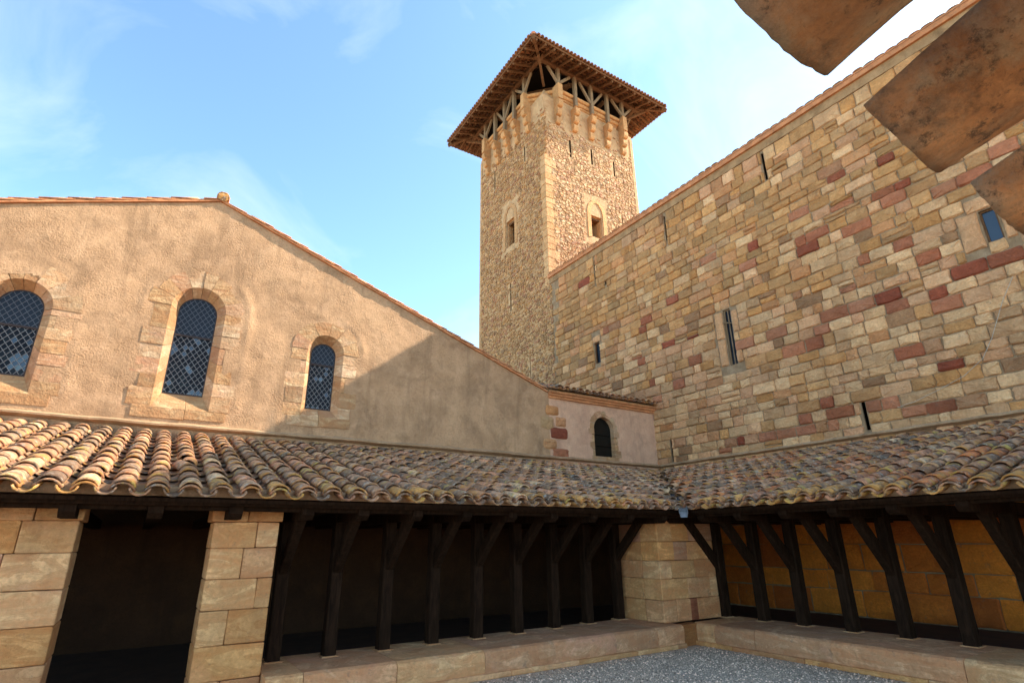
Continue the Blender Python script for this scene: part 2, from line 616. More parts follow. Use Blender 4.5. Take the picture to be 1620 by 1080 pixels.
# ---------------------------------------------------------------- roof tiles
def tile_geo(r0, r1, L, seg=8, th=0.016, up=True, lift=0.02, rows=2, rng=None, wob=0.0, arc=150):
    """half-round tile, low end at y = 0; up: a cover, else a channel"""
    vs, fs = [], []
    a0 = math.radians((180 - arc) / 2)
    for layer in (0, 1):
        for i in range(rows + 1):
            t = i / rows
            r = r0 + (r1 - r0) * t - layer * th
            z0 = lift * (1 - t)
            for k in range(seg + 1):
                a = a0 + (math.pi - 2 * a0) * k / seg
                x, z = -r * math.cos(a), r * math.sin(a) * 0.92
                y = L * t
                if wob and rng:
                    x += rng.uniform(-wob, wob)
                    z += rng.uniform(-wob, wob)
                    y += rng.uniform(-wob, wob) * 1.5
                base = -r0 * math.sin(a0) * 0.92
                vs.append((x, y, (z + base) if up else -(z + base)))
                if up:
                    vs[-1] = (x, y, z + base + z0)
                else:
                    vs[-1] = (x, y, -(z + base) + z0)
    n = seg + 1
    m = (rows + 1) * n
    for i in range(rows):
        for k in range(seg):
            q = (i * n + k, i * n + k + 1, (i + 1) * n + k + 1, (i + 1) * n + k)
            fs.append(tuple(reversed(q)))
            fs.append(tuple(m + x for x in q))
    for k in range(seg):
        fs.append((k, k + 1, m + k + 1, m + k))
        e = rows * n
        fs.append((e + k + 1, e + k, m + e + k, m + e + k + 1))
    for i in range(rows):
        fs.append(((i + 1) * n, i * n, m + i * n, m + (i + 1) * n))
        e = seg
        fs.append((i * n + e, (i + 1) * n + e, m + (i + 1) * n + e, m + i * n + e))
    if not up:
        fs = [tuple(reversed(f)) for f in fs]
    return vs, fs


TR = random.Random(21)
COVER = [tile_geo(0.112 + TR.uniform(-.004, .004), 0.097, 0.47, 8, 0.018, True, 0.020, 2, TR, 0.0025) for _ in range(5)]
CHAN = [tile_geo(0.090, 0.112, 0.47, 7, 0.016, False, 0.015, 1, TR, 0.002) for _ in range(3)]


def tile_tint(rng, warm=0.0):
    r = rng.random()
    if r < 0.34:
        c = (0.32, 0.21, 0.14)
    elif r < 0.58:
        c = (0.37, 0.275, 0.205)
    elif r < 0.78:
        c = (0.22, 0.175, 0.135)
    elif r < 0.90:
        c = (0.40, 0.245, 0.175)
    elif r < 0.95:
        c = (0.46, 0.39, 0.29)
    else:
        c = (0.14, 0.115, 0.095)
    k = rng.uniform(0.75, 1.25)
    return (c[0] * k, c[1] * k, c[2] * k, rng.random())


def mesh_bank(bank, name, mat, smooth=True):
    return [Geo().add(v, f).mesh(name, mat, smooth) for v, f in bank]


def rigid(o_, x, y, z):
    """matrix with origin o_ and axes x, y, z"""
    m = Matrix.Identity(4)
    for i in range(3):
        m[i][0], m[i][1], m[i][2], m[i][3] = x[i], y[i], z[i], o_[i]
    return m


def add_tiles(parent, name, stuff_name, recs, bank, mats, limit):
    """recs: (matrix, variant, tint, size rank). The largest in view become parts, the rest one joined part."""
    base = world_origin(parent)
    recs = sorted(recs, key=lambda r: -r[3])
    meshes = mesh_bank(bank, name, mats[0])
    for m, v, t, s in recs[:limit]:
        o = link(name, meshes[v], parent, t)
        o.matrix_local = Matrix.Translation(-base) @ m
    rest = recs[limit:]
    if rest:
        g = Geo()
        for m, v, t, s in rest:
            vs, fs = bank[v]
            g.add([tuple(m @ Vector(p)) for p in vs], fs, t)
        o = put(stuff_name, g, mats[1], parent, None, True, 'stuff', True)


def gallery_roof(parent, side, a0, a1, phase, rng):
    """side 'chapel': runs along X, rises to +Y; side 'hall': runs along Y, rises to +X"""
    n = math.sqrt(1 + SL * SL)
    c, s = 1 / n, SL / n
    P = 0.278
    rows, exp = 13, 0.386
    covers, chans, eave_c, eave_u, stubs = [], [], [], [], []
    k0, k1 = int((a0 - phase) / P) - 1, int((a1 - phase) / P) + 1
    for k in range(k0, k1 + 1):
        for kind in (0, 1):
            a = phase + (k + 0.5 * kind) * P
            if a < a0 or a > a1:
                continue
            col_j = rng.uniform(-.008, .008)
            for r in range(-1 if kind == 0 else 0, rows):
                d = r * exp + max(-.035, min(.035, rng.gauss(0, .013))) + col_j * 1.5 - (0.07 if kind == 0 else 0.03)
                if r == -1:
                    continue
                run = d * c
                lim = 0.10 + 0.05 * kind
                if side == 'chapel':
                    org = Vector((a + col_j, YE + run, ZE + d * s))
                    X, Y, Z = Vector((1, 0, 0)), Vector((0, c, s)), Vector((0, -s, c))
                    if a > XE + run + 0.0 - lim + 0.12 or a < XV - run + lim - .1:
                        continue
                elif side == 'west':
                    org = Vector((XV - run, a + col_j, ZE + d * s))
                    X, Y, Z = Vector((0, 1, 0)), Vector((-c, 0, s)), Vector((s, 0, c))
                    if a > YE + run - lim + 0.12:
                        continue
                else:
                    org = Vector((XE + run, a + col_j, ZE + d * s))
                    X, Y, Z = Vector((0, -1, 0)), Vector((c, 0, s)), Vector((-s, 0, c))
                    if a > YE + run - lim + 0.12:
                        continue
                if r == rows - 1 and d + 0.47 > 5.06 / 1.0:
                    pass
                yaw = rng.gauss(0, .025) if rng.random() > .04 else rng.gauss(0, .09)
                X2 = (X + Y * yaw).normalized()
                Y2 = (Y - X * yaw).normalized()
                lift = 0.105 if kind == 0 else 0.108
                if kind == 0:
                    org = org + Z * 0.088 - Y * (0.05 if r == 0 else 0)
                else:
                    org = org + Z * (0.086 + rng.uniform(-.006, .006))
                m = rigid(org, X2, Y2, Z)
                size = screen_rank(org, 1.0)
                t = tile_tint(rng)
                if side == 'hall' and rng.random() < .22:
                    q_ = rng.uniform(.7, 1.1)
                    t = (0.40 * q_, 0.19 * q_, 0.09 * q_, rng.random())
                if r == 0 and rng.random() < .4:
                    q_ = rng.uniform(.8, 1.1)
                    t = (0.44 * q_, 0.30 * q_, 0.12 * q_, rng.random())
                rec = (m, rng.randrange(3 if kind == 0 else 5), t, size)
                if kind == 0:
                    (eave_u if r == 0 else chans).append(rec)
                else:
                    covers.append(rec)
                    if r == 0:
                        org2 = org - Y2 * 0.018 - Z * 0.034
                        stubs.append((rigid(org2, X2, Y2, Z), rng.randrange(5), tile_tint(rng), size))
    return covers, chans, eave_u, stubs


# ================================================================ the chapel
chapel = thing('chapel', 'tan plastered chapel gable with three arched leaded windows', 'building', (0.2, YW, 0))


def roofline(x):
    return APZ - GSL * abs(x - APX)


WINDOWS = [  # centre x, outer half width, outer bottom, outer spring, glass half width, glass bottom, glass spring, crossbar z, label
    (-2.31, 0.44, 3.88, 5.34, 0.30, 4.20, 5.35, 5.02, 'arched leaded window cut by the picture edge'),
    (0.235, 0.455, 3.87, 5.785, 0.32, 4.18, 5.76, 5.30, 'tallest arched leaded window below the gable peak'),
    (2.655, 0.37, 3.97, 5.36, 0.25, 4.18, 5.34, 5.12, 'smallest arched leaded window crossed by the shadow edge'),
]
REV = 0.21


def in_arch(x, z, w, extra=0.0):
    cx, hw, zb, zs = w[:4]
    hw += extra
    if z < zb - extra:
        return False
    if z <= zs:
        return abs(x - cx) < hw
    return (x - cx) ** 2 + (z - zs) ** 2 < hw * hw


def fbm(p, o_=4):
    return noise.fractal(Vector(p), 1.0, 2.0, o_)


# plaster skin as a displaced grid with the window openings left out
g = Geo()
X0, X1, Z0 = -7.6, 8.42, 3.30
NX, NZ = 380, 112
idx = {}
for i in range(NX + 1):
    x = X0 + (X1 - X0) * i / NX
    zt = roofline(x) - 0.02
    for k in range(NZ + 1):
        z = Z0 + (zt - Z0) * k / NZ
        d = 0.016 * fbm((x * 0.9, z * 0.9, 3)) + 0.004 * fbm((x * 4, z * 4, 8), 3)
        for w in WINDOWS:
            if abs(x - w[0]) < 1.5:
                cx, hw, zb, zs = w[:4]
                dz = max(0, z - zs, zb - z) if not (zb <= z <= zs) else 0
                dist = math.hypot(max(0, abs(x - cx) - 0), dz) if z > zs else max(abs(x - cx), hw + max(0, zb - z))
                e = dist - hw - 0.36
                if -0.2 < e < 0.5:
                    d += 0.011 * math.exp(-((e - 0.07) / 0.07) ** 2) * max(0.0, 0.55 + 1.6 * fbm((x * 1.3, z * 1.3, 20), 2))
        idx[i, k] = len(g.v)
        g.v.append((x, YW - max(-0.012, d), z))
        g.c.append((1, 1, 1, 0))
for i in range(NX):
    for k in range(NZ):
        q = [idx[i, k], idx[i + 1, k], idx[i + 1, k + 1], idx[i, k + 1]]
        mx_ = sum(g.v[a][0] for a in q) / 4
        mz_ = sum(g.v[a][2] for a in q) / 4
        if any(in_arch(mx_, mz_, w, 0.10) for w in WINDOWS):
            continue
        g.f.append(tuple(q))
put('gable_wall', g, M_plaster, chapel, None, True)

# lower wall inside the gallery and wall core behind the skin
g = Geo()
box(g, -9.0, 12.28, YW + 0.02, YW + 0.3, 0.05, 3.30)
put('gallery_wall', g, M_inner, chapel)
g = Geo()
vs = [(X0, YW + 0.55, 3.3), (X1, YW + 0.55, 3.3), (X1, YW + 0.55, roofline(X1) - .03), (APX, YW + 0.55, APZ - .03), (X0, YW + 0.55, roofline(X0) - .03)]
g.add(vs, [(0, 1, 2, 3, 4)])
put('inner_core', g, M_hole, chapel)
# roof slabs behind the gable
g = Geo()
for sgn, xe in ((-1, X0 - .3), (1, X1)):
    za, zb_ = APZ + 0.0, APZ - GSL * abs(xe - APX)
    vs = [(APX, YW - .03, za), (xe, YW - .03, zb_), (xe, YW + 9, zb_), (APX, YW + 9, za)]
    vs += [(x, y, z + 0.05) for x, y, z in vs]
    g.add(vs, BOXF)
put('roof', g, M_mortar, chapel)

SAND = [(0.44, 0.35, 0.235), (0.40, 0.31, 0.20), (0.46, 0.385, 0.28), (0.39, 0.295, 0.19), (0.43, 0.32, 0.235), (0.36, 0.29, 0.205), (0.47, 0.41, 0.32)]


def sand(rng, k=1.0):
    c = rng.choice(SAND)
    q = rng.uniform(0.86, 1.12) * k
    return (c[0] * q * .88, c[1] * q * 1.02, c[2] * q * 1.2, rng.random())


def arch_outline(cx, hw, zb, zs, t, n_straight, n_arc):
    pass


def surround(parent, w, rng, depth, ring=(0.30, 0.40), njamb=5, narc=7, prefix='surround_stone', y0=YW, tints=None):
    """stones round an arched opening: jambs, voussoirs and sill, each with its face and splayed reveal"""
    cx, hw, zb, zs, gw, gzb, gzs = w[:7]
    out = []
    # jambs
    for sgn in (-1, 1):
        zz = courses(zb, zs, (zs - zb) / njamb * .75, (zs - zb) / njamb * 1.25, rng)
        zz = [z for q, z in enumerate(zz) if q == 0 or q == len(zz) - 1 or (z - zz[q - 1] > .09 and zs - z > .09)]
        for i in range(len(zz) - 1):
            a, b = zz[i] + .004, zz[i + 1] - .004
            ww = ring[0] + rng.uniform(-.05, .14)
            fa, fb = (a - zb) / (zs - zb), (b - zb) / (zs - zb)
            ga, gb = gzb + fa * (gzs - gzb), gzb + fb * (gzs - gzb)
            p = rng.uniform(.000, .016)
            xo, xi, xg = cx + sgn * (hw + ww), cx + sgn * hw, cx + sgn * gw
            g = Geo()
            j = lambda: rng.uniform(-.012, .012)
            vs = [(xi, y0 - p, a), (xo + j(), y0 - p + .004, a + abs(j())), (xo + j(), y0 - p + .004, (a + b) / 2), (xo + j(), y0 - p + .004, b - abs(j())), (xi, y0 - p, b), (xg, y0 + depth, gb), (xg, y0 + depth, ga),
                  (xo, y0 + .10, a), (xo, y0 + .10, b)]
            fs = [(0, 1, 2, 3, 4), (0, 4, 5, 6), (1, 7, 8, 3, 2), (0, 6, 7, 1), (4, 3, 8, 5)]
            if sgn < 0:
                fs = [tuple(reversed(f)) for f in fs]
            g.add(vs, fs)
            out.append(put(prefix, g, M_sand, parent, sand(rng, 1.02)))
    # voussoirs
    cuts = [0.0]
    for i in range(narc):
        cuts.append(cuts[-1] + rng.uniform(.8, 1.2))
    cuts = [c / cuts[-1] * math.pi for c in cuts]
    for i in range(narc):
        a, b = cuts[i] + .008, cuts[i + 1] - .008
        ro = hw + rng.uniform(*ring)
        p = rng.uniform(.000, .016)
        g = Geo()
        n = 4
        A, B, C_, D = [], [], [], []
        for k in range(n + 1):
            t = a + (b - a) * k / n
            ct, st = math.cos(t), math.sin(t)
            A.append((cx + hw * ct, y0 - p, zs + hw * st))
            B.append((cx + ro * ct + rng.uniform(-.008, .008), y0 - p + .004, zs + ro * st + rng.uniform(-.008, .008)))
            C_.append((cx + gw * ct, y0 + depth, gzs + gw * st))
            D.append((cx + ro * ct, y0 + .10, zs + ro * st))
        vs = A + B + C_ + D
        m = n + 1
        fs = []
        for k in range(n):
            fs += [(k, m + k, m + k + 1, k + 1), (2 * m + k, k, k + 1, 2 * m + k + 1), (m + k, 3 * m + k, 3 * m + k + 1, m + k + 1)]
        fs += [(0, 2 * m, 3 * m, m), (n, m + n, 3 * m + n, 2 * m + n)]
        g.add(vs, [tuple(reversed(f)) for f in fs])
        out.append(put(prefix, g, M_sand, parent, sand(rng, 1.02)))
    # sill
    m = rng.uniform(.45, .6)
    xs = [cx - hw - ring[0] * .9, cx - hw + 2 * hw * m, cx + hw + ring[0] * .95]
    gx = [cx - gw, cx - gw + 2 * gw * m, cx + gw]
    for i in range(2):
        g = Geo()
        a, b = xs[i] + .004, xs[i + 1] - .004
        zl = zb - rng.uniform(.16, .2)
        ia = max(a, cx - hw)
        ib = min(b, cx + hw)
        p = rng.uniform(.006, .018)
        vs = [(a, y0 - p, zl), (b, y0 - p, zl), (b, y0 - p, zb), (a, y0 - p, zb), (ia, y0 - p, zb), (ib, y0 - p, zb), (gx[i], y0 + depth, gzb), (gx[i + 1], y0 + depth, gzb), (a, y0 + .1, zb), (b, y0 + .1, zb), (a, y0 + .1, zl), (b, y0 + .1, zl)]
        fs = [(0, 1, 2, 5, 4, 3), (4, 5, 7, 6), (0, 3, 8, 10), (1, 11, 9, 2), (0, 10, 11, 1), (3, 4, 6, 8), (5, 2, 9, 7)]
        g.add(vs, fs)
        out.append(put(prefix, g, M_sand, parent, sand(rng, 0.98)))
    return out


def arch_poly(cx, hw, zb, zs, n=16):
    pts = [(cx - hw, zb), (cx + hw, zb)]
    for i in range(n + 1):
        t = math.pi * i / n
        pts.append((cx + hw * math.cos(t), zs + hw * math.sin(t)))
    return pts


def clip_poly(poly, clip):
    """Sutherland-Hodgman, clip convex and anticlockwise"""
    out = poly
    for i in range(len(clip)):
        a, b = clip[i], clip[(i + 1) % len(clip)]
        if (a[0] - b[0]) ** 2 + (a[1] - b[1]) ** 2 < 1e-10:
            continue
        inp, out = out, []
        if not inp:
            return []
        f = lambda p: (b[0] - a[0]) * (p[1] - a[1]) - (b[1] - a[1]) * (p[0] - a[0])
        for k in range(len(inp)):
            p, q = inp[k - 1], inp[k]
            fp, fq = f(p), f(q)
            if (fp >= 0) != (fq >= 0):
                t = fp / (fp - fq)
                out.append((p[0] + t * (q[0] - p[0]), p[1] + t * (q[1] - p[1])))
            if fq >= 0:
                out.append(q)
    return out


def area(p):
    return abs(sum(p[i - 1][0] * p[i][1] - p[i][0] * p[i - 1][1] for i in range(len(p)))) / 2


def extrude_xz(geo, poly, y0, y1, tint=None):
    n = len(poly)
    vs = [(x, y0, z) for x, z in poly] + [(x, y1, z) for x, z in poly]
    fs = [tuple(range(n)), tuple(reversed(range(n, 2 * n)))]
    for i in range(n):
        k = (i + 1) % n
        fs.append((k, i, n + i, n + k))
    return geo.add(vs, fs, tint)


def leaded_window(parent, w, rng):
    cx, hw, zb, zs, gw, gzb, gzs, bar_z, label = w
    yg = YW + REV
    # frame: a dark iron rim round the glass
    outer, inner = arch_poly(cx, gw + .012, gzb - .012, gzs, 20), arch_poly(cx, gw - .012, gzb + .014, gzs, 20)
    g = Geo()
    n = len(outer)
    vs = [(x, yg - .012, z) for x, z in outer] + [(x, yg - .012, z) for x, z in inner] + [(x, yg + .05, z) for x, z in inner] + [(x, yg + .05, z) for x, z in outer]
    fs = []
    for i in range(n):
        k = (i + 1) % n
        fs += [(i, k, n + k, n + i), (n + i, n + k, 2 * n + k, 2 * n + i), (k, i, 3 * n + i, 3 * n + k)]
    g.add(vs, fs)
    win = put('window', g, M_iron, parent)
    win['label'] = label
    clip = arch_poly(cx, gw - .006, gzb, gzs, 20)
    # near-black sheet standing in for the unlit room behind the panes
    g = Geo()
    extrude_xz(g, arch_poly(cx, gw + .01, gzb - .01, gzs, 12), yg + .16, yg + .18)
    put('dark_backing', g, M_hole, win)
    dx, dz = 0.098, 0.128
    clip_low = clip_poly(clip, [(cx - 2, gzb - 1), (cx + 2, gzb - 1), (cx + 2, bar_z - .012), (cx - 2, bar_z - .012)])
    i0 = int((gw * 2) / dx) + 2
    for i in range(-i0, i0 + 1):
        for k in range(0, int((bar_z - gzb) / dz * 2) + 3):
            if (i + k) % 2:
                continue
            x, z = cx + i * dx / 2, gzb + k * dz / 2
            d = [(x, z - dz / 2), (x + dx / 2, z), (x, z + dz / 2), (x - dx / 2, z)]
            p = clip_poly(d, clip_low)
            if len(p) < 3 or area(p) < 0.0004:
                continue
            g = Geo()
            extrude_xz(g, p, yg + .004, yg + .008)
            patch = fbm((x * 3.1, z * 3.1, cx * 7), 2)
            o = put('pane', g, M_shiny if patch > .38 or rng.random() < .04 else M_pane, win)
            o.rotation_euler = (rng.uniform(-.03, .03) + (0.05 if patch > .15 else 0), 0, rng.uniform(-.03, .03))
    clip_up = clip_poly(clip, [(cx - 2, bar_z + .012), (cx + 2, bar_z + .012), (cx + 2, gzs + 2), (cx - 2, gzs + 2)])
    g = Geo()
    extrude_xz(g, clip_up, yg + .004, yg + .009)
    put('upper_pane', g, M_haze, win)
    # lead lattice: strips cut to the arch
    g, g2 = Geo(), Geo()
    t = 0.0050
    span = gw * 2 + (gzs - gzb) + gw + 1
    sl = dz / dx
    nn = int(span / dz) + 8
    for s_ in (1, -1):
        for i in range(-nn, nn):
            z_at = gzb + dz / 2 + i * dz
            x0, x1 = cx - gw - .1, cx + gw + .1
            za, zb2 = z_at + s_ * sl * (x0 - cx), z_at + s_ * sl * (x1 - cx)
            tt = t * math.hypot(1, sl)
            quad = [(x0, za - tt), (x1, zb2 - tt), (x1, zb2 + tt), (x0, za + tt)]
            for gg, cl in ((g, clip_low), (g2, clip_up)):
                p = clip_poly(quad, cl)
                if len(p) >= 3 and area(p) > 1e-5:
                    extrude_xz(gg, p, yg - .004 - (.001 if s_ > 0 else 0), yg + .003)
    put('lead_lattice', g, M_lead, win)
    put('upper_lattice', g2, M_lead2, win)
    g = Geo()
    box(g, cx - gw, cx + gw, yg - .022, yg - .006, bar_z - .018, bar_z + .018)
    put('crossbar', g, M_iron, win)


WR = random.Random(5)
for w in WINDOWS:
    surround(chapel, w, WR, REV, (0.27, 0.37) if w[1] < .4 else (0.30, 0.40), 6 if w[1] > .4 else 5, 8 if w[1] > .4 else 6)
    leaded_window(chapel, w, WR)

# verge: a course of half-round tiles down each slope, over a thin brick course
VR = random.Random(31)
recs = []
VB = []
for _ in range(3):
    v_, f_ = tile_geo(0.105, 0.098, 0.47, 7, 0.018, True, 0.05, 2, VR, 0.003, 165)
    VB.append(([(x, y, z * .45) for x, y, z in v_], f_))
VBm = mesh_bank(VB, 'verge_tile', M_clay)
ang = math.atan(GSL)
for sgn in (-1, 1):
    L = (8.25 - APX) / math.cos(ang) if sgn > 0 else 8.3
    d = L
    while d > 0.25:
        for lay in (0, 1):
            x = APX + sgn * d * math.cos(ang) + lay * sgn * 0.16
            z = APZ - GSL * abs(x - APX)
            Y = Vector((-sgn * math.cos(ang), 0, math.sin(ang)))
            Z = Vector((sgn * math.sin(ang), 0, math.cos(ang)))
            X = Y.cross(Z)
            if X.dot(Vector((0, 1, 0))) == 0:
                X = Vector((0, 1, 0))
            org = Vector((x, YW + 0.035 + 0.035 * lay + VR.uniform(-.012, .012), z + 0.018)) + Z * (0.045 * lay)
            if lay == 1 and d < .6:
                continue
            m = rigid(org, X, Y, Z)
            k = VR.uniform(.85, 1.15)
            o = link('verge_tile', VBm[VR.randrange(3)], chapel, (0.50 * k, 0.335 * k, 0.225 * k, VR.random()))
            o.matrix_local = Matrix.Translation(-world_origin(chapel)) @ m
        d -= 0.40
g = Geo()
for sgn, L in ((-1, 7.8), (1, 8.14)):
    x1 = APX + sgn * L
    vs = [(APX, YW - .05, APZ - .015), (x1, YW - .05, APZ - GSL * L - .015), (x1, YW + .2, APZ - GSL * L - .015), (APX, YW + .2, APZ - .015)]
    vs += [(x, y, z + .032) for x, y, z in vs]
    g.add(vs, BOXF)
put('verge_bed', g, M_clay, chapel, (0.40, 0.24, 0.15, .3))
# round end of the ridge, grown over with ochre lichen
vs, fs = tile_geo(0.115, 0.115, 0.6, 12, 0.03, True, 0.0, 3, VR, 0.004, 200)
g = Geo()
m = rigid(Vector((APX + .03, YW - .08, APZ + .07)), Vector((1, 0, 0)), Vector((0, 1, 0)), Vector((0, 0, 1)))
g.add([tuple(m @ Vector(p)) for p in vs], fs)
n_ = 14
cap = [(APX + .03 + .105 * math.cos(i * 2 * math.pi / n_), YW - .075 + VR.uniform(-.01, .01), APZ + .075 + .095 * math.sin(i * 2 * math.pi / n_)) for i in range(n_)]
g.add(cap + [(APX + .03, YW - .10, APZ + .075)], [(i, (i + 1) % n_, n_) for i in range(n_)])
put('ridge_tile', g, M_tile, chapel, (0.30, 0.20, 0.075, .37), True)

# ================================================================ the annex between chapel and hall
annex = thing('annex', 'low plastered annex with small dark arched window between chapel and hall', 'building', (10.35, YW, 3.3))
AW = (10.27, 0.36, 3.70, 4.43, 0.35, 3.72, 4.43)
g = Geo()
NXA, NZA = 96, 50
idx = {}
for i in range(NXA + 1):
    x = 8.42 + (XW - 8.42) * i / NXA
    for k in range(NZA + 1):
        z = 3.30 + (5.14 - 3.30) * k / NZA
        d = 0.008 * fbm((x, z, 30)) + 0.004 * fbm((x * 4, z * 4, 8), 3)
        idx[i, k] = len(g.v)
        g.v.append((x, YW - d, z))
        g.c.append((1, 1, 1, 0))
for i in range(NXA):
    for k in range(NZA):
        q = (idx[i, k], idx[i + 1, k], idx[i + 1, k + 1], idx[i, k + 1])
        mx_ = sum(g.v[a][0] for a in q) / 4
        mz_ = sum(g.v[a][2] for a in q) / 4
        if not in_arch(mx_, mz_, AW, 0.08):
            g.f.append(q)
put('wall', g, M_annex, annex, None, True)
AR = random.Random(12)
for o in surround(annex, AW, AR, 0.14, (0.13, 0.19), 4, 7):
    pass
g = Geo()
extrude_xz(g, arch_poly(AW[0], 0.36, 3.7, 4.43, 18), YW + .13, YW + .15)
aw = put('window', g, glass_mat('annex_glass', (0.006, 0.007, 0.006), 0.25, 0.25), annex)
g = Geo()
for z in (4.0, 4.3):
    box(g, AW[0] - .35, AW[0] + .35, YW + .118, YW + .129, z - .008, z + .008)
put('glazing_bar', g, M_hole, aw)
# stones of the old corner showing through the plaster
for (x0, x1, z0, z1, c) in ((8.32, 8.72, 4.66, 4.90, (0.46, 0.32, 0.19)), (8.14, 8.55, 4.30, 4.60, (0.36, 0.33, 0.25)), (8.45, 8.98, 4.06, 4.34, (0.19, 0.075, 0.06)), (8.22, 8.62, 3.78, 4.02, (0.42, 0.32, 0.22)), (8.5, 9.0, 3.54, 3.80, (0.30, 0.17, 0.13)), (8.62, 8.95, 4.38, 4.62, (0.43, 0.31, 0.22))):
    g = Geo()
    g.add(*pillow(x0, x1, z0, z1, 0.028, 0.05, AR, 0.05, 0.015, lambda u, v, n: (u, YW - n, v)))
    put('quoin_stone', g, M_ashlar, annex, (*c, AR.random()))
# moulded brick eaves course and tiles
for z0, z1, pr in ((5.10, 5.165, 0.05), (5.167, 5.225, 0.09), (5.227, 5.275, 0.13)):
    g = Geo()
    box(g, 8.40, XW + .0, YW - pr, YW + .3, z0, z1)
    put('cornice', g, M_clay, annex, (0.36, 0.22, 0.13, AR.random()))
recs_c, recs_u = [], []
n_ = math.sqrt(1 + .3 * .3)
Yv, Zv = Vector((0, 1 / n_, .3 / n_)), Vector((0, -.3 / n_, 1 / n_))
for i in range(17):
    for kind in (0, 1):
        x = 8.52 + i * 0.232 + kind * 0.116
        if x > XW - .06:
            continue
        for r in range(5):
            d = r * .39 - 0.21
            org = Vector((x, YW + d / n_, 5.29 + d * .3 / n_ + .03)) + Zv * (0.085 if kind else 0.10)
            rec = (rigid(org, Vector((1, 0, 0)), Yv, Zv), AR.randrange(3), tile_tint(AR), 1 if r == 0 else 0)
            (recs_c if kind else recs_u).append(rec)
add_tiles(annex, 'cover_tile', 'upper_cover_tiles', recs_c, COVER, (M_tile, M_tile_s), 17)
add_tiles(annex, 'channel_tile', 'upper_channel_tiles', recs_u, CHAN, (M_tile, M_tile_s), 17)
g = Geo()
vs = [(8.42, YW - .1, 5.27), (XW, YW - .1, 5.27), (XW, YW + 2.4, 6.0), (8.42, YW + 2.4, 6.0)]
vs += [(x, y, z + .04) for x, y, z in vs]
g.add(vs, BOXF)
put('roof', g, M_mortar, annex)

# ================================================================ the hall
hall = thing('hall', 'tall hall wall of mixed red and cream stone blocks with narrow openings', 'building', (XW, 8.0, 0))
HP = lambda u, v, n: (XW - n, u, v)
HOLES = [  # y0, y1, z0, z1
    (8.28, 8.51, 5.84, 7.40), (2.53, 2.78, 6.67, 7.33), (13.47, 13.74, 7.30, 8.06),
    (6.57, 6.64, 10.44, 11.28), (10.04, 10.10, 10.36, 11.22), (13.42, 13.48, 10.32, 11.2),
    (5.50, 5.58, 3.66, 4.28), (10.75, 10.81, 3.64, 4.30), (12.9, 12.98, 10.0, 10.18), (2.0, 2.07, 10.44, 11.28),
]
g = Geo()
wall_with_holes(g, -4.0, 16.2, 0.05, 11.62, HOLES, HP, 0.5)
put('wall', g, M_joint, hall)
RED = [(14.13, 10.43), (11.22, 8.15), (11.45, 7.87), (9.65, 6.99), (10.54, 6.98), (11.63, 6.98), (11.69, 6.72), (11.15, 5.95), (10.24, 5.63), (9.4, 6.19), (8.74, 5.63), (6.91, 5.66), (6.45, 5.66), (5.56, 6.23), (4.77, 7.31), (4.4, 6.23), (4.37, 5.94), (3.87, 5.98), (3.71, 6.78), (4.12, 7.26), (3.13, 6.23), (2.69, 6.25), (3.68, 5.69), (6.38, 4.39), (6.16, 4.15), (5.32, 4.15), (4.92, 4.14), (4.18, 3.82), (4.28, 4.91), (4.04, 4.62), (6.94, 4.09), (7.49, 3.79), (8.47, 3.77), (8.92, 3.74), (10.06, 8.43), (13.2, 8.33), (4.67, 11.4), (4.96, 9.57), (3.87, 9.34), (3.85, 8.51), (4.39, 8.51), (4.1, 8.22), (4.89, 8.15), (5.86, 8.47), (6.17, 8.4), (5.7, 8.13), (2.76, 8.2), (2.3, 8.25), (7.27, 8.73), (1.4, 6.0), (0.7, 7.4), (1.0, 8.3), (0.2, 5.2)]
PINK = [(5.16, 6.28), (4.66, 3.84), (7.07, 3.8), (6.26, 3.83), (7.8, 6.32), (7.26, 6.25), (6.11, 6.09), (8.46, 9.02), (7.28, 8.7), (7.96, 3.79), (9.58, 6.37), (10.94, 5.58), (7.68, 8.25), (5.18, 6.78), (5.23, 8.8), (3.24, 8.17), (5.82, 8.99)]
OCHRE = [(0.43, 0.315, 0.175), (0.40, 0.30, 0.175), (0.46, 0.355, 0.215), (0.38, 0.285, 0.175), (0.41, 0.285, 0.145)]
CREAM = [(0.50, 0.43, 0.315), (0.47, 0.40, 0.29), (0.53, 0.47, 0.36), (0.46, 0.385, 0.285), (0.50, 0.41, 0.315), (0.43, 0.36, 0.265)]
OLIVE = [(0.35, 0.275, 0.165), (0.32, 0.26, 0.165), (0.38, 0.305, 0.20), (0.34, 0.255, 0.145)]


